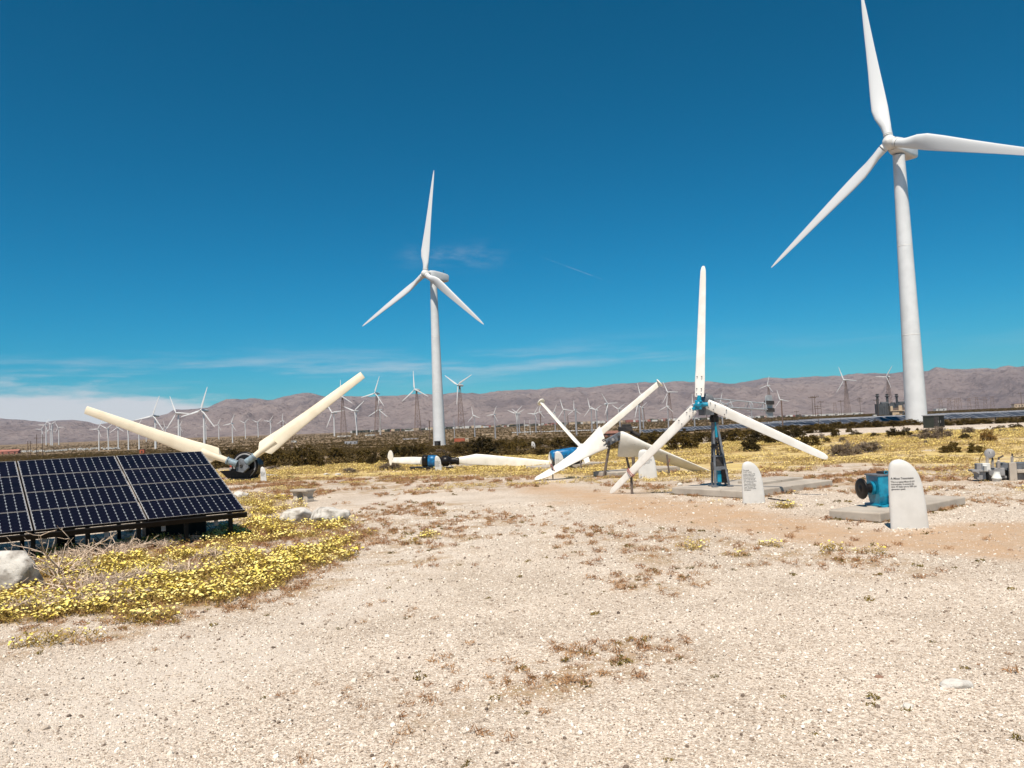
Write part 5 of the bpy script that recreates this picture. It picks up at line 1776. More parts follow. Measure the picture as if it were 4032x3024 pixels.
# ------------------------------------------------------------------ power plant
def power_plant():
    D = 520
    b = onground(P(3510, 1640, D)[0], D)
    m = D / FPX
    t = thing('power_plant', 'dark gas power plant with three capped stacks left of the tallest turbine', 'power plant', b)
    cv = lambda zx, zy: (3400 + zx / 3.5, 1430 + zy / 3.5)
    def bx(nm, x0, y0, x1, y1, dep, mt, dy=0):
        px, py = cv((x0 + x1) / 2, (y0 + y1) / 2)
        c = P(px, py, D + dy); w_, h = (x1 - x0) / 3.5 * m, (y1 - y0) / 3.5 * m
        if y1 > 690:
            zt = c[2] + h / 2; z0 = float(G(c[0], c[1])) - .5; c[2] = (zt + z0) / 2; h = zt - z0
        return MB().zbox(c + np.array([0, dep / 2, 0]), (w_, dep, h), -12).build(nm, mt, t)
    M_PL = mat('plant dark steel', (.045, .05, .055), (.075, .08, .085), .2, .6)
    for x, y1, w_ in ((207, 720, 16), (340, 690, 16), (468, 640, 15)):
        a = P(*cv(x, y1), D + 8); a[2] = float(G(a[0], a[1])); c = P(*cv(x - 2, 430), D + 8); c[0] = a[0]
        r = w_ / 3.5 * m
        H = c[2] - a[2]
        st = MB().cyl(a, c, r, r, 14).build('stack', M_PL, t)
        MB().lathe(c - SZ * H * .12, SZ, [(0, r), (H * .03, r * 1.9), (H * .05, r * 1.9), (H * .055, r * 1.05), (H * .11, r * 1.05), (H * .115, r * 1.4), (H * .14, r * 1.4)], 14).build('stack_platform', M_PL, st)
    for x0, x1, y0, dy in ((228, 345, 558, 0), (375, 440, 552, 6), (478, 575, 548, 10)):
        bo = bx('boiler_house', x0, y0, x1, 712, 9, M_PL, dy)
        px, py = cv((x0 + x1) / 2, y0)
        c = P(px, py, D + dy + 4); w_ = (x1 - x0) / 3.5 * m
        MB().cyl(c - np.array([w_ * .42, 0, 0]), c + np.array([w_ * .42, 0, 0]), w_ * .22, w_ * .22, 12).build('drum', M_PL, bo)
        f = MB()
        for k in range(5):
            q = c + np.array([-w_ / 2 + w_ * k / 4, -4.3, -4.5])
            f.bar(q - SZ * 5.5, q + SZ * 4.5, .18)
        f.bar(c + np.array([-w_ / 2, -4.3, -1]), c + np.array([w_ / 2, -4.3, -9]), .16)
        f.build('steel_frame', M_GREY, bo)
    bx('duct', 398, 615, 505, 652, 5, M_POST, -4)
    bx('duct', 535, 608, 640, 640, 5, M_POST, -4)
    bx('turbine_hall', 385, 590, 415, 660, 5, M_TAN, -5)
    bx('turbine_hall', 500, 580, 545, 715, 5, M_TAN, -5)
    bx('tank', 415, 665, 500, 715, 5, M_TAN, -5)
    bx('walkway', 390, 648, 640, 657, 3, M_TAN, -6)
    bx('pipe_rack', 150, 712, 190, 735, 4, M_WHITE, -8)


power_plant()

# ------------------------------------------------------------------ solar farm on the right
def solar_farm():
    fw_, fd = 9.0, 3.4
    me = MB()
    me.box((0, 0, .95), (fw_, fd, .08), (np.array([1., 0, 0]), unit((0, 1, .27)), unit((0, -.27, 1))))
    me_t = me.mesh('panel_table', M_FARSOLAR)
    fr = MB()
    X_, Y_, Z_ = np.array([1., 0, 0]), unit((0, 1, .27)), unit((0, -.27, 1))
    for k in range(-1, 2):
        fr.box(np.array([k * fw_ / 3, 0, .95]) + Z_ * .055, (.10, fd, .03), (X_, Y_, Z_))
    for s_ in (-1, 1):
        fr.box(np.array([s_ * (fw_ / 2 - .06), 0, .95]) + Z_ * .055, (.16, fd, .03), (X_, Y_, Z_))
        fr.box(np.array([0, 0, .95]) + Y_ * s_ * (fd / 2 - .05) + Z_ * .055, (fw_, .12, .03), (X_, Y_, Z_))
    me_f = fr.mesh('table_frame', M_GREYT)
    lg = MB()
    for s_ in (-1, 1):
        lg.bar((s_ * 2.8, .3, -.6), (s_ * 2.8, .1, .95), .14)
    me_l = lg.mesh('table_legs', M_GREYT)
    xs = [2560, 2700, 2900, 3100, 3400, 3700, 4100]
    ybot = [1710, 1703, 1695, 1688, 1672, 1660, 1647]; ytop = [1707, 1699, 1689, 1674, 1658, 1645, 1629]
    poly = np.array([gp(x, y)[:2] for x, y in zip(xs, ybot)] + [gp(x, y)[:2] for x, y in zip(xs[::-1], ytop[::-1])])
    yaw = R_(14)
    c, s_ = math.cos(yaw), math.sin(yaw)
    n = 0
    lo = poly.min(0); hi = poly.max(0)
    for j in range(-120, 120):
        for i in range(-90, 90):
            x = 60 + i * 9.5 * c - j * 6.2 * s_; y = 170 + i * 9.5 * s_ + j * 6.2 * c
            if not (lo[0] < x < hi[0] and lo[1] < y < hi[1]): continue
            if sdist(np.array([x]), np.array([y]), poly)[0] < 0: continue
            if n >= 300: continue
            z = float(G(x, y))
            t = thing('solar_table', 'blue grey panel table in the rows of the distant solar farm', 'solar panels', (x, y, z), 'solar farm tables')
            t.rotation_euler = (0, 0, yaw)
            link_mesh('panel_table', me_t, t); link_mesh('table_frame', me_f, t); link_mesh('table_legs', me_l, t)
            n += 1
    return n


NSOLAR = solar_farm()
print('solar tables', NSOLAR)

# ------------------------------------------------------------------ buildings, containers, vehicles on the plain
def building(px, py, wpx, hpx, label, mwall, mroof, cat='building', name='building', dist=None, yaw=0, gable=False, dep=.6, nwin=2):
    b = gp(px, py) if dist is None else onground(P(px, py, dist)[0], dist)
    m = b[1] / FPX; W, H = wpx * m, hpx * m
    t = thing(name, label, cat, b)
    a = R_(yaw); X = np.array([math.cos(a), math.sin(a), 0]); Y = np.array([-math.sin(a), math.cos(a), 0])
    Dp = W * dep
    hw = H * (.62 if gable else .92)
    MB().box(b + SZ * (hw / 2 - .1), (W, Dp, hw + .2), (X, Y, SZ)).build('wall', mwall, t)
    if gable:
        e = W * .54; f = Dp * .58
        p = [b + Y * -f + SZ * hw, b + SZ * H, b + Y * f + SZ * hw]
        MB().prism([q - X * e for q in p], X * 2 * e).build('roof', mroof, t)
    else:
        MB().box(b + SZ * (H * .95), (W * 1.04, Dp * 1.06, H * .08), (X, Y, SZ)).build('roof', mroof, t)
    for k in range(nwin):
        q = b + X * W * ((k + .5) / nwin - .5) - Y * (Dp / 2 + .02) + SZ * hw * .5
        MB().box(q, (W / nwin * .3, .06, hw * .4), (X, Y, SZ)).build('window', M_DKSTEEL, t)
    return t


building(1810, 1741, 40, 15, 'faded orange shipping container right of the middle turbine tower', M_ORANGE, M_ORANGE, 'container', 'shipping_container', nwin=0, dep=.35)
building(1839, 1741, 12, 15, 'pale shed touching the right end of the orange container', M_TAN, M_WHITE, 'shed', 'shed', nwin=1)
building(2412, 1722, 68, 26, 'low brown hut with a pitched roof behind the wide blades', M_ROOF, M_ROOF, 'hut', 'hut', gable=True, nwin=2)
building(40, 1788, 72, 18, 'long low building with a red brown roof at the far left', M_PINKROOF, M_PINKROOF, 'building', nwin=3, gable=True, dep=.25)
building(561, 1788, 18, 20, 'small orange machine cabin peeking over the solar rack', M_ORANGE, M_DKSTEEL, 'machine', 'loader_cabin', nwin=1)
building(4008, 1606, 38, 17, 'pale tan building with dark doors at the right edge', M_TAN, M_ROOF, nwin=3, dep=.5)
building(3700, 1617, 40, 10, 'low white shed right of the tallest turbine tower', M_WHITE, M_WHITE, 'shed', 'shed', nwin=2)
building(3270, 1638, 210, 9, 'very long low white warehouse, left of two, behind the solar farm', M_WHITE, M_WHITE, 'warehouse', 'warehouse', nwin=6, dep=.12)
building(3340, 1632, 110, 7, 'long low white warehouse, right of two, behind the solar farm', M_WHITE, M_WHITE, 'warehouse', 'warehouse', nwin=4, dep=.12)
building(1355, 1720, 52, 5, 'low white roof left of two on the plain by the lattice towers', M_WHITE, M_WHITE, 'shed', 'shed', nwin=2, dep=.2)
building(1458, 1716, 38, 5, 'low white roof right of two on the plain by the lattice towers', M_WHITE, M_WHITE, 'shed', 'shed', nwin=2, dep=.2)
building(1158, 1742, 16, 7, 'tiny white shed right of the raised cream blade', M_WHITE, M_WHITE, 'shed', 'shed', nwin=1)
building(1383, 1749, 48, 12, 'grey equipment enclosure in the scrub below the lattice towers', M_GREYT, M_GREYT, 'enclosure', 'enclosure', nwin=3, dep=.3)
building(1920, 1714, 44, 7, 'pale tan walls right of the orange container', M_TAN, M_TAN, 'wall', 'low_building', nwin=2, dep=.2)
building(1612, 1697, 34, 4, 'thin white roof left of the middle turbine tower', M_WHITE, M_WHITE, 'shed', 'shed', nwin=1, dep=.2)
building(1617, 1730, 60, 4, 'row of grey pipes lying in the scrub left of the middle turbine', M_GREYT, M_GREYT, 'pipes', 'pipe_stack', nwin=0, dep=.1)
building(2490, 1686, 40, 5, 'short white rail cars behind the wide blades', M_WHITE, M_PIPEWHITE, 'train', 'rail_cars', nwin=3, dep=.12)

rv = random.Random(4)
for i in range(34):
    x = 88 + i * 11.6 + rv.uniform(-3, 3)
    y = 1782 - (x - 88) * .030 + rv.uniform(-2, 2) - (3 if x > 250 else 0)
    b = gp(x, y); m = b[1] / FPX
    t = thing('white_trailer', 'white trailer in the long row parked under the left turbines', 'trailer', b, 'white trailers under the left turbines')
    W, H = rv.uniform(7, 13) * m, rv.uniform(5.5, 8) * m
    MB().box(b + SZ * (H * .55), (W, W * .5, H * .8)).build('body', M_WHITE, t)
    MB().box(b + SZ * H * .98, (W * 1.03, W * .52, H * .07)).build('roof', M_WHITE, t)
    MB().box(b + np.array([0, -W * .255, H * .6]), (W * .5, .05, H * .25)).build('window', M_DKSTEEL, t)
for i in range(40):
    x = 2020 + i * 9.6; y = 1705 - (x - 2020) * .030 + rv.uniform(-.6, .6)
    b = gp(x, y); m = b[1] / FPX
    t = thing('pipe_section', 'pale pipe section in the long row behind the blue nacelle', 'pipe', b, 'row of pale pipe sections')
    r = rv.uniform(1.6, 2.2) * m
    MB().cyl(b + np.array([-4.4 * m, 0, r]), b + np.array([4.4 * m, 0, r]), r, r, 10).build('pipe', M_PIPEWHITE, t)
    MB().cyl(b + np.array([-4.6 * m, 0, r]), b + np.array([-3.6 * m, 0, r]), r * 1.12, r * 1.12, 10).build('collar', M_DKSTEEL, t)

# town at the foot of the mountains: too small to count
def town():
    mb = MB(); rr = random.Random(9)
    for i in range(900):
        if rr.random() < .5:
            x = rr.gauss(2680, 170)
        else:
            x = rr.uniform(1380, 2900)
        r = pixray(x, 1600); tt = r[0] / r[1]
        Yd = rr.uniform(2500, 3300)
        if 2400 < x < 2950 and rr.random() < .6:
            Yd = rr.uniform(3300, 3480)
        q = np.array([tt * Yd, Yd, 0])
        z = float(G(q[0], q[1])) 
        if Yd > 3300: z += (Yd - 3300) * .10 - 14
        s_ = rr.uniform(5, 12)
        mb.zbox((q[0], q[1], z + s_ * .3), (s_ * rr.uniform(1, 2), s_, s_ * .8), rr.uniform(0, 90), mi=rr.choice((0, 0, 1, 2, 3, 3, 3)))
    o = mb.build('distant_town', [M_WHITE, M_TAN, M_PINKROOF, mat('town trees', (.05, .05, .03), (.08, .07, .04), .1, .9)])
    tag(o, 'specks of a distant town at the foot of the mountains', None, None, 'stuff')


town()

# ------------------------------------------------------------------ vegetation meshes
def leafcloud(n, fn, size, seed, aspect=.45, mi=0, up=.25):
    """n small leaf quads scattered by fn(rng) -> centre; returns verts, faces"""
    g = np.random.default_rng(seed)
    vs = []; fs = []
    for i in range(n):
        c = fn(g)
        d = g.normal(size=3); d[2] += up; d /= np.linalg.norm(d)
        e = np.cross(d, g.normal(size=3)); e /= np.linalg.norm(e)
        L = size * g.uniform(.6, 1.4); W = L * aspect
        k = len(vs)
        vs += [c - d * L * .5 - e * W * .25, c - d * L * .1 + e * W * .5, c + d * L * .5, c - d * L * .1 - e * W * .5]
        fs.append((k, k + 1, k + 2, k + 3))
    return vs, fs


def bush_meshes(kind, seed, nleaf=1500, leaf=.055):
    """unit bush: about 1 wide, 1 high; clumps carried on rising stems"""
    g = np.random.default_rng(seed)
    clumps = []; st = MB()
    ns = 17 if kind != 'sage' else 22
    for i in range(ns):
        a = g.uniform(0, 2 * math.pi); rr = math.sqrt(g.uniform(0, 1)) * .42
        h = g.uniform(.45, .96) * (1 - .55 * (rr / .42) ** 2)
        if kind == 'sage': h = g.uniform(.35, .8) * (1 - .6 * (rr / .42) ** 2)
        tip = np.array([rr * math.cos(a), rr * math.sin(a), h])
        base = np.array([.10 * math.cos(a), .10 * math.sin(a), -.05])
        midp = base * .45 + tip * .55 + np.array([.06 * math.cos(a), .06 * math.sin(a), -.04])
        st.tube([base, midp, tip], .016, 4, .005)
        clumps.append((tip, g.uniform(.09, .17)))
        clumps.append((midp * .4 + tip * .6, g.uniform(.10, .17)))
        clumps.append((midp * np.array([1.25, 1.25, .8]), g.uniform(.1, .16)))
        clumps.append((midp * np.array([1.6, 1.6, .35]), g.uniform(.08, .13)))
        for k in range(2):
            t2 = tip + g.normal(size=3) * (.09, .09, .07)
            st.tube([midp, (midp + t2) / 2 + g.normal(size=3) * .02, t2], .008, 4, .003)
            clumps.append((t2, g.uniform(.05, .10)))
    def fn(gg):
        c, r = clumps[gg.integers(len(clumps))]
        d = gg.normal(size=3); d /= np.linalg.norm(d)
        p = c + d * r * gg.uniform(.35, 1.05)
        p[2] = max(p[2], .02)
        return p
    vs, fs = leafcloud(nleaf, fn, leaf, seed + 1, .5 if kind != 'sage' else .22)
    me_f = {}
    lb = MB().add(vs, fs)
    return lb, st


BUSH = {}
for kind, mt, nl, lf, k in (('creo', M_CREO, 2100, .070, 5), ('sage', M_SAGE, 1900, .085, 3), ('rust', M_CREO2, 1500, .065, 1), ('sageg', M_SAGEG, 1700, .065, 1)):
    BUSH[kind] = []
    for i in range(k):
        lb, st = bush_meshes('sage' if kind.startswith('sage') else 'creo', 40 + i * 7 + len(kind), int(nl * 1.5), lf)
        BUSH[kind].append((lb.mesh('foliage', mt), st.mesh('stems', M_STEM)))

BL = [  # kind, base px, width px, height px
    ('creo', 1040, 1838, 100, 62), ('creo', 1112, 1826, 80, 52), ('creo', 1210, 1836, 105, 72), ('creo', 1256, 1842, 48, 32), ('creo', 1160, 1822, 60, 45),
    ('creo', 1330, 1812, 80, 42), ('creo', 1370, 1815, 38, 27), ('creo', 1425, 1828, 36, 22), ('creo', 1468, 1832, 50, 46), ('creo', 1430, 1808, 70, 36), ('creo', 1545, 1816, 105, 56), ('creo', 1610, 1806, 80, 50), ('creo', 1660, 1802, 75, 48),
    ('creo', 1800, 1796, 58, 42), ('creo', 1850, 1790, 70, 45), ('creo', 1912, 1800, 112, 66), ('creo', 1853, 1805, 30, 26), ('sageg', 1961, 1797, 34, 27), ('creo', 2006, 1790, 48, 44), ('creo', 2047, 1775, 60, 44), ('creo', 1975, 1775, 60, 40), ('creo', 2138, 1799, 52, 29), ('creo', 2110, 1765, 70, 35), ('creo', 2200, 1768, 90, 40), ('creo', 2260, 1770, 80, 36),
    ('sage', 1537, 1851, 100, 36), ('sage', 1378, 1862, 66, 24), ('sage', 1070, 1850, 50, 18), ('sage', 1736, 1795, 60, 24), ('sage', 2060, 1786, 70, 22), ('sage', 2310, 1812, 40, 18), ('sage', 2150, 1775, 60, 20),
    ('creo', 870, 1838, 60, 40), ('creo', 800, 1842, 70, 40), ('creo', 905, 1800, 60, 30), ('creo', 950, 1812, 60, 30), ('creo', 730, 1830, 60, 34),
    ('creo', 2345, 1768, 70, 34), ('creo', 2540, 1755, 120, 48), ('creo', 2600, 1748, 80, 46), ('creo', 2680, 1772, 110, 62), ('creo', 2728, 1768, 60, 44), ('creo', 2690, 1742, 90, 36), ('creo', 2770, 1742, 90, 36), ('creo', 2835, 1740, 80, 40),
    ('creo', 2948, 1778, 90, 48), ('creo', 2905, 1738, 100, 40), ('creo', 2985, 1742, 90, 40), ('creo', 3050, 1750, 100, 42), ('creo', 3110, 1725, 80, 32), ('creo', 3182, 1756, 90, 44), ('creo', 3140, 1715, 70, 30), ('creo', 3258, 1743, 32, 19), ('creo', 3290, 1725, 38, 30), ('creo', 3369, 1720, 42, 24), ('creo', 3344, 1702, 24, 20),
    ('sage', 3303, 1796, 90, 56), ('sage', 3352, 1790, 70, 44), ('sage', 3412, 1780, 135, 48), ('sage', 3230, 1735, 50, 24), ('sage', 3316, 1739, 34, 17), ('creo', 3210, 1705, 90, 26), ('creo', 3265, 1702, 70, 22),
    ('creo', 3510, 1722, 60, 32), ('creo', 3560, 1722, 60, 34), ('creo', 3446, 1720, 34, 14), ('sage', 3655, 1731, 90, 40), ('sage', 3710, 1727, 80, 44), ('sage', 3605, 1728, 62, 16), ('creo', 3612, 1703, 16, 15), ('sage', 3813, 1712, 62, 28), ('creo', 3803, 1731, 50, 22), ('rust', 3887, 1744, 64, 50), ('creo', 3744, 1782, 74, 37), ('creo', 3837, 1782, 64, 34), ('creo', 3937, 1692, 46, 15), ('creo', 4005, 1690, 56, 19), ('sage', 3648, 1754, 26, 18), ('sage', 3950, 1702, 40, 14), ('sage', 3992, 1703, 40, 12),
]
for i in range(13):
    BL.append(('creo', 2900 + i * 56 + rv.uniform(-14, 14), 1706 - i * 2.6 + rv.uniform(-3, 3) + (6 if i < 4 else 0), rv.uniform(50, 85), rv.uniform(18, 26)))
for i in range(9):
    BL.append(('creo', 3715 + i * 40 + rv.uniform(-10, 10), 1678 - i * 2.2 + rv.uniform(-2, 2), rv.uniform(45, 70), rv.uniform(15, 20)))
BL.sort(key=lambda r: r[1])
bc = {}
btot = {}
for r in BL: btot[r[0]] = btot.get(r[0], 0) + 1
BN = {'creo': ('creosote_bush', 'dark olive creosote bush'), 'sage': ('dry_bush', 'dry grey brown bush'), 'rust': ('rusty_bush', 'rusty orange bush'), 'sageg': ('sage_bush', 'pale grey green bush')}
for kind, x, y, wp, hp in BL:
    i = bc.get(kind, 0); bc[kind] = i + 1
    b = gp(x, y); m = b[1] / FPX
    nm, lb = BN[kind]
    lab = f'{lb} beyond the exhibits, {ordn(i)} of {btot[kind]} from left' if btot[kind] > 1 else (lb + (' above the switchgear at the right' if kind == 'rust' else ' right of the middle turbine foot'))
    t = thing(nm, lab, 'bush', b, {'creo': 'dark creosote bushes', 'sage': 'dry grey bushes'}.get(kind))
    t.rotation_euler = (0, 0, rv.uniform(0, 6.28))
    sx, sz = wp * m * 1.08, hp * m * 1.38
    t.scale = (sx, sx, sz)
    fo, st = BUSH[kind][rv.randrange(len(BUSH[kind]))]
    link_mesh('foliage', fo, t); link_mesh('stems', st, t)


# dead branches under the rack
def dead_shrub(px, py, w_, h, label, seed, n=26):
    b = gp(px, py); g = np.random.default_rng(seed)
    t = thing('dead_shrub', label, 'shrub', b)
    mb = MB(); tw = MB()
    for i in range(n):
        a = g.uniform(0, 2 * math.pi); L = g.uniform(.5, 1.0)
        d = np.array([math.cos(a) * .75 + .35, math.sin(a) * .6, g.uniform(.25, .9)])
        p = b + np.array([g.normal() * .08, g.normal() * .08, 0]); pts = [p]
        for k in range(5):
            d = d + g.normal(size=3) * .28; d[2] -= .12
            p = p + unit(d) * L * w_ / 5 * np.array([1, 1, h / w_ * 1.6]); p[2] = max(p[2], b[2] + .02); pts.append(p)
            if k > 0:
                for _ in range(2):
                    e = unit(d + g.normal(size=3) * .8); q = p + e * L * w_ * .22
                    q[2] = max(q[2], b[2] + .01)
                    tw.tube([p, (p + q) / 2 + g.normal(size=3) * .015, q], .0062, 4, .003)
        mb.tube(pts, .013, 5, .005)
    mb.build('branches', M_BARK, t); tw.build('twigs', M_BARK, t)


dead_shrub(235, 2282, .95, .62, 'bleached dead shrub with bare branches under the solar rack', 3, 20)
dead_shrub(300, 2345, .8, .30, 'flattened tangle of dry branches in the yellow flowers', 5, 16)
dead_shrub(430, 2190, .8, .3, 'low dry tangle along the upper edge of the flower patch', 8, 14)


# ------------------------------------------------------------------ scattered stuff (geometry-node instances)
def scatter(name, pts, scl, variants, label, tilt=.15, seed=0, mats=None):
    """one object whose points each carry one of the variant meshes"""
    g = np.random.default_rng(seed)
    n = len(pts)
    me = bpy.data.meshes.new(name)
    me.from_pydata(pts.tolist(), [], [])
    rot = np.stack([g.normal(0, tilt, n), g.normal(0, tilt, n), g.uniform(0, 2 * math.pi, n)], -1).astype(np.float32)
    a = me.attributes.new('rot', 'FLOAT_VECTOR', 'POINT'); a.data.foreach_set('vector', rot.ravel())
    a = me.attributes.new('scl', 'FLOAT', 'POINT'); a.data.foreach_set('value', np.asarray(scl, np.float32))
    a = me.attributes.new('idx', 'INT', 'POINT'); a.data.foreach_set('value', g.integers(0, len(variants), n).astype(np.int32))
    ob = bpy.data.objects.new(name, me); COL.objects.link(ob)
    src = bpy.data.collections.new(name + '_source')
    for i, v in enumerate(variants):
        s_ = bpy.data.objects.new(f'{name}_piece_{i:02d}', v); src.objects.link(s_)
    ng = bpy.data.node_groups.new(name, 'GeometryNodeTree')
    ng.interface.new_socket('Geometry', in_out='INPUT', socket_type='NodeSocketGeometry')
    ng.interface.new_socket('Geometry', in_out='OUTPUT', socket_type='NodeSocketGeometry')
    N = ng.nodes
    gi = N.new('NodeGroupInput'); go = N.new('NodeGroupOutput')
    ci = N.new('GeometryNodeCollectionInfo'); ci.inputs[0].default_value = src
    ci.inputs['Separate Children'].default_value = True; ci.inputs['Reset Children'].default_value = True
    iop = N.new('GeometryNodeInstanceOnPoints')
    iop.inputs['Pick Instance'].default_value = True
    def attr(nm, typ):
        q = N.new('GeometryNodeInputNamedAttribute'); q.data_type = typ; q.inputs[0].default_value = nm
        return q.outputs[0]
    lk = ng.links.new
    m2p = N.new('GeometryNodeMeshToPoints')
    lk(gi.outputs[0], m2p.inputs[0])
    lk(m2p.outputs[0], iop.inputs['Points']); lk(ci.outputs[0], iop.inputs['Instance'])
    lk(attr('idx', 'INT'), iop.inputs['Instance Index'])
    e2r = N.new('FunctionNodeEulerToRotation'); lk(attr('rot', 'FLOAT_VECTOR'), e2r.inputs[0]); lk(e2r.outputs[0], iop.inputs['Rotation'])
    cx = N.new('ShaderNodeCombineXYZ'); sc = attr('scl', 'FLOAT')
    for i in range(3): lk(sc, cx.inputs[i])
    lk(cx.outputs[0], iop.inputs['Scale'])
    lk(iop.outputs[0], go.inputs[0])
    md = ob.modifiers.new('scatter', 'NODES'); md.node_group = ng
    tag(ob, label, None, None, 'stuff')
    return ob


def stone_variants():
    out = []
    m = bpy.data.materials.new('gravel stones'); m.use_nodes = True
    t = NT(m.node_tree); b = m.node_tree.nodes['Principled BSDF']
    oi = t.n('ShaderNodeObjectInfo')
    c = t.ramp(oi.outputs['Random'], [(0, (.09, .065, .05)), (.05, (.22, .16, .12)), (.14, (.42, .34, .27)), (.45, (.57, .485, .40)), (.75, (.69, .605, .51)), (1, (.88, .82, .73))])
    t.set(b.inputs['Base Color'], c); b.inputs['Roughness'].default_value = .9
    for k in range(6):
        bm = bmesh.new(); bmesh.ops.create_icosphere(bm, subdivisions=1, radius=1)
        for v in bm.verts:
            p = v.co.copy(); p *= 1 + .35 * mnoise.noise(p * 1.3 + Vector((k * 5.1, 2, 7)))
            v.co = Vector((p.x, p.y * .8, p.z * .6 + .15))
        me = bpy.data.meshes.new('stone'); bm.to_mesh(me); bm.free(); me.materials.append(m)
        out.append(me)
    return out


def fan_points(n, y0, y1, seed, power=1.0, spread=.72):
    """points over the view fan and a margin beside it, denser near the camera"""
    g = np.random.default_rng(seed)
    q = g.random(n)
    Y = y0 * (y1 / y0) ** (q ** power)
    X = (g.random(n) * 2 - 1) * (spread * Y + 2.0)
    return X, Y


STN = stone_variants()
X, Y = fan_points(190000, 3.2, 20, 21, 1.0)
keep = (rng.random(len(X)) < (1 - .8 * np.maximum(zmask(X, Y, Z_SAND, .3), zmask(X, Y, Z_FLW, .25))))
X, Y = X[keep], Y[keep]
sz = np.clip(np.exp(rng.normal(math.log(.0056), .42, len(X))), .003, .04) * (.8 + Y / 18)
pts = np.stack([X, Y, G(X, Y) + sz * .1], -1)
bx_, by_ = fan_points(1700, 3.4, 22, 23)
bz_ = np.clip(np.exp(rng.normal(math.log(.014), .35, len(bx_))), .009, .04)
pts = np.concatenate([pts, np.stack([bx_, by_, G(bx_, by_)], -1)]); sz = np.concatenate([sz, bz_])
ring = []
for c_, w_, d_ in ((gp(3507, 2083), .62, .15), (gp(2925, 1984), .5, .12)):
    for k_ in range(26):
        u_ = rng.uniform(-.08, 1.08) * w_
        ring.append((c_[0] + u_, c_[1] - d_ * rng.uniform(.5, 1.3), c_[2] + .004, rng.uniform(.014, .034)))
ring = np.array(ring)
pts = np.concatenate([pts, ring[:, :3]]); sz = np.concatenate([sz, ring[:, 3]])
scatter('gravel', pts, sz, STN, 'loose pale gravel stones over the foreground', .5, 1)


def flower_variants(nf, nleaf, R0, H0, fr, mats, k=4, seed=60):
    out = []
    for i in range(k):
        g = np.random.default_rng(seed + i)
        mb = MB()
        for j in range(nf):
            a = g.uniform(0, 6.283); r = R0 * math.sqrt(g.random())
            h = H0 * g.uniform(.55, 1.05) * (1 - .3 * (r / R0) ** 2)
            c = np.array([r * math.cos(a), r * math.sin(a), h])
            nrm = unit(np.array([g.normal() * .35, g.normal() * .35, 1])); x = unit(np.cross(nrm, (1, .3, 0))); y = np.cross(nrm, x)
            f = fr * g.uniform(.7, 1.25)
            ring = [c + (x * math.cos(q) + y * math.sin(q)) * f * (1 if kk % 2 else .82) + nrm * f * .18 for kk, q in enumerate(np.linspace(0, 6.283, 9)[:-1])]
            mb.add(ring + [c - nrm * f * .12], [(kk, (kk + 1) % 8, 8) for kk in range(8)], mi=0)
            mb.add([c * (.25, .25, 0), c * (.25, .25, 0) + np.array([.004, 0, 0]), c], [(0, 1, 2)], mi=1)
        def fn(gg):
            a = gg.uniform(0, 6.283); r = R0 * 1.05 * math.sqrt(gg.random())
            return np.array([r * math.cos(a), r * math.sin(a), H0 * gg.uniform(.05, .62)])
        vs, fs = leafcloud(nleaf, fn, R0 * .42, seed + 30 + i, .16, up=.9)
        mb.add(vs, fs, mi=1)
        out.append(mb.mesh('flower_clump', mats))
    return out


def dens(X, Y, sc, seed, lo, hi):
    return sstep(fbm(X / sc, Y / sc, seed, 4), lo, hi)


def in_poly_pts(poly, n, seed):
    g = np.random.default_rng(seed)
    lo, hi = poly.min(0), poly.max(0)
    X = g.uniform(lo[0] - .5, hi[0] + .5, n); Y = g.uniform(lo[1] - .5, hi[1] + .5, n)
    return X, Y, g


FV = flower_variants(11, 60, .14, .14, .0165, [M_YEL, M_FGREEN])
X, Y, g = in_poly_pts(Z_FLW, 9000, 31)
p = zmask(X, Y, Z_FLW, .3) * (1 - zmask(X, Y, Z_BARE, .10)) * (.10 + .90 * dens(X, Y, .8, 33, .40, .64))
k1 = g.random(len(X)) < p * .56
X2, Y2, g = in_poly_pts(Z_FLW2, 900, 36)
k2 = g.random(len(X2)) < zmask(X2, Y2, Z_FLW2, .3) * .7
X3, Y3, g = in_poly_pts(Z_FLW3, 2600, 37)
k3 = g.random(len(X3)) < zmask(X3, Y3, Z_FLW3, .3) * .34 * dens(X3, Y3, .9, 39, .35, .6)
X = np.concatenate([X[k1], X2[k2], X3[k3]]); Y = np.concatenate([Y[k1], Y2[k2], Y3[k3]])
for cx, cy, nn in ((205, 2530, 9), (1680, 2115, 7), (1600, 2140, 3), (3030, 2150, 4), (3270, 2175, 4), (3390, 2180, 3), (2900, 2185, 2), (3080, 2000, 10), (2760, 2160, 4), (600, 2440, 12), (250, 2420, 12)):
    q = gp(cx, cy)
    X = np.concatenate([X, q[0] + rng.normal(0, .13, nn)]); Y = np.concatenate([Y, q[1] + rng.normal(0, .13, nn)])
sz = rng.uniform(.5, 1.4, len(X))
scatter('dandelion_patch', np.stack([X, Y, G(X, Y) - .01], -1), sz, FV, 'low yellow desert dandelions in patches beside the solar rack', .12, 2)

# leaves without bloom between the flowers, reddish weeds on the gravel
def tuft_variants(n, size, H0, mt, k=4, seed=80, asp=.12):
    out = []
    for i in range(k):
        def fn(gg):
            a = gg.uniform(0, 6.283); r = size * math.sqrt(gg.random())
            return np.array([r * math.cos(a), r * math.sin(a), H0 * gg.uniform(.1, .8)])
        vs, fs = leafcloud(n, fn, H0 * 1.1, seed + i, asp, up=.8)
        out.append(MB().add(vs, fs).mesh('weed_tuft', mt))
    return out


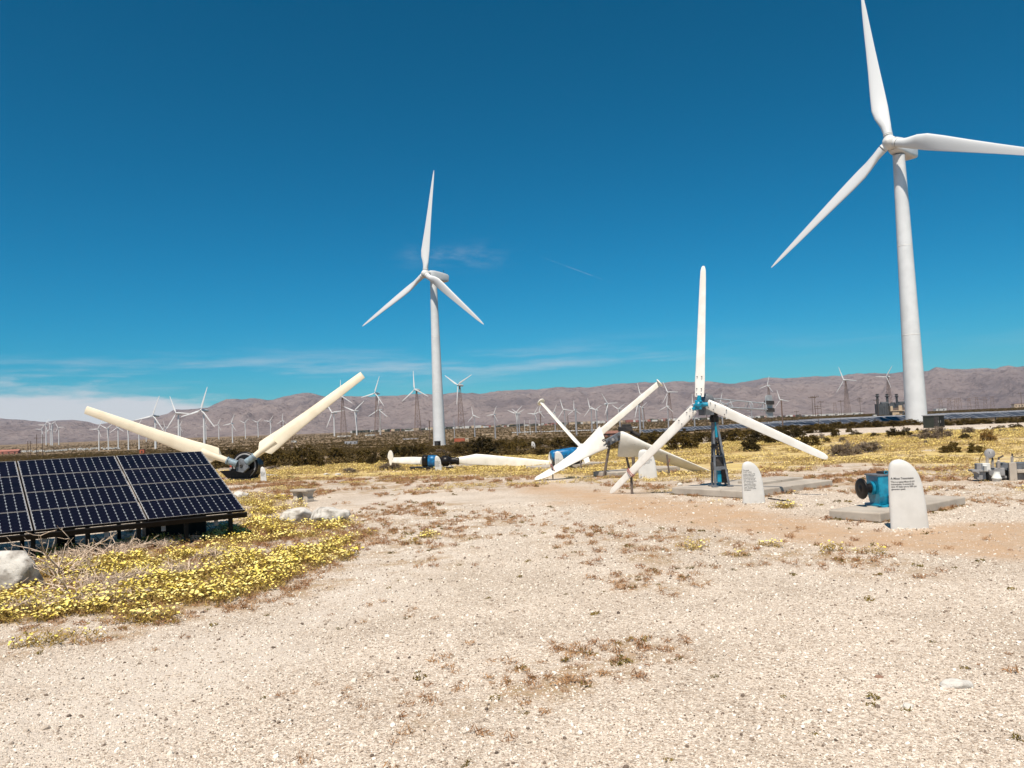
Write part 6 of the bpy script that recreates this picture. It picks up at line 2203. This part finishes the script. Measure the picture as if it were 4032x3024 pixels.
DV = tuft_variants(34, .075, .06, M_DRY)
MV = tuft_variants(30, .055, .035, M_MOSS, seed=90, asp=.35)
DX, DY, MX, MY = [], [], [], []
for i, poly in enumerate(Z_WEED):
    ar = (poly.max(0) - poly.min(0)).prod()
    X, Y, g = in_poly_pts(poly, int(min(ar * (120 if i < 2 else 42), 9000)), 100 + i)
    p = zmask(X, Y, poly, .5) * dens(X, Y, 1.0, 120 + i, *((.33, .56) if i == 0 else (.40, .58) if i < 3 else (.48, .68)))
    k = g.random(len(X)) < p * .75
    DX.append(X[k]); DY.append(Y[k])
    k = g.random(len(X)) < p * .16
    MX.append(X[k]); MY.append(Y[k])
X, Y = fan_points(9000, 3.6, 30, 55)
k = rng.random(len(X)) < dens(X, Y, 2.2, 130, .56, .74) * .16
DX.append(X[k]); DY.append(Y[k])
k = rng.random(len(X)) < .016
MX.append(X[k]); MY.append(Y[k])
# dry fringe round the flower patch
X, Y, g = in_poly_pts(Z_FLW, 5000, 141)
sd = sdist(X, Y, Z_FLW)
k = (sd > -.6) & (g.random(len(X)) < np.where(sd > .4, .38, .45))
DX.append(X[k]); DY.append(Y[k])
# weeds gathering along the slab edges and plaque feet
for c_, lu, lv in SLABS:
    for k_ in range(46):
        e_ = rng.integers(0, 3); off = rng.normal(.05, .06)
        q_ = c_ + SU * lu * rng.random() - SV * off if e_ < 2 else c_ + SV * lv * rng.random() - SU * off
        (DX if rng.random() < .6 else MX).append(np.array([q_[0]])); (DY if len(DX) > len(DY) else MY).append(np.array([q_[1]]))
X, Y = np.concatenate(DX), np.concatenate(DY)
scatter('dry_weeds', np.stack([X, Y, G(X, Y) - .005], -1), rng.uniform(.5, 1.25, len(X)) * (.55 + Y / 26), DV, 'small reddish dry weeds in the gravel', .2, 3)
X, Y = np.concatenate(MX), np.concatenate(MY)
scatter('green_weeds', np.stack([X, Y, G(X, Y) - .003], -1), rng.uniform(.5, 1.2, len(X)) * (.6 + Y / 26), MV, 'tiny olive weeds in the gravel', .2, 4)

# dry straw under the dead shrubs
SV_ = tuft_variants(40, .12, .16, M_BARK, seed=95, asp=.05)
X = []; Y = []
for cx, cy, nn in ((290, 2200, 26), (430, 2175, 26), (340, 2310, 20), (560, 2165, 14), (700, 2150, 8), (240, 2250, 14), (500, 2300, 30), (700, 2260, 26), (150, 2400, 20), (850, 2200, 20), (400, 2380, 20)):
    q = gp(cx, cy); X.append(q[0] + rng.normal(0, .22, nn)); Y.append(q[1] + rng.normal(0, .2, nn))
X, Y = np.concatenate(X), np.concatenate(Y)
scatter('dry_straw', np.stack([X, Y, G(X, Y)], -1), rng.uniform(.6, 1.2, len(X)), SV_, 'tan dry straw among the flowers under the rack', .3, 6)

# the yellow field of the middle distance
YV = flower_variants(13, 40, .24, .12, .020, [M_YELFAR, M_STRAW], 4, 160)
X, Y, g = in_poly_pts(Z_YEL, 90000, 171)
p = zmask(X, Y, Z_YEL, .5) * (.05 + .95 * dens(X / 2.6, Y, 2.1, 173, .46, .66)) * np.clip(70 / np.maximum(Y, 20), .35, 1.3)
k = g.random(len(X)) < p * .55
X, Y = X[k], Y[k]
print('yellow field', len(X))
scatter('flower_field', np.stack([X, Y, G(X, Y) - .02], -1), rng.uniform(.7, 1.5, len(X)) * (.8 + Y / 110), YV, 'yellow flowers and straw carpeting the ground behind the exhibits', .1, 7)
# straggling flowers between field and gravel
poly = wpoly([(900, 1880), (1700, 1862), (2400, 1862), (2900, 1860), (3300, 1815), (4100, 1830), (4100, 1930), (3600, 1930), (3100, 1900), (2900, 1975), (2600, 1945), (2300, 1910), (1700, 1930), (1000, 1945)])
X, Y, g = in_poly_pts(poly, 16000, 181)
k = g.random(len(X)) < zmask(X, Y, poly, .6) * dens(X / 2, Y, 1.5, 183, .52, .68) * .42
X, Y = X[k], Y[k]
scatter('flower_strays', np.stack([X, Y, G(X, Y) - .02], -1), rng.uniform(.5, 1.0, len(X)), YV, 'thin yellow weeds between the flower field and the gravel', .1, 8)

# scrub of the far plain
SC = []
for i in range(4):
    lb, st = bush_meshes('creo', 300 + i * 5, 110, .20)
    lb.v = [(x, y, z * .62) for x, y, z in lb.v]
    SC.append(lb.mesh('scrub', M_SCRUB))
X, Y = fan_points(95000, 56, 2600, 191, .85, .75)
sw = scrub_w(X, Y)
p = sw * (.08 + .92 * dens(X / 2.4, Y, 16, 193, .40, .56)) * np.clip(Y / 150, .2, 1)
farm = np.array([gp(x, y)[:2] for x, y in ((2560, 1714), (3100, 1692), (3700, 1664), (4100, 1652), (4100, 1622), (3400, 1652), (2900, 1688))])
p = p * (sdist(X, Y, farm) < -2)
for bs in (base_r, base_c):
    p = p * (np.hypot(X - bs[0], Y - bs[1]) > 5)
k = rng.random(len(X)) < p * .75
X, Y = X[k], Y[k]
print('scrub', len(X))
sz = rng.uniform(.5, 1.15, len(X)) * (1 + np.minimum(Y, 1600) / 700)
scatter('far_scrub', np.stack([X, Y, G(X, Y) - .1], -1), sz, SC, 'dark desert scrub covering the far plain', .05, 9)
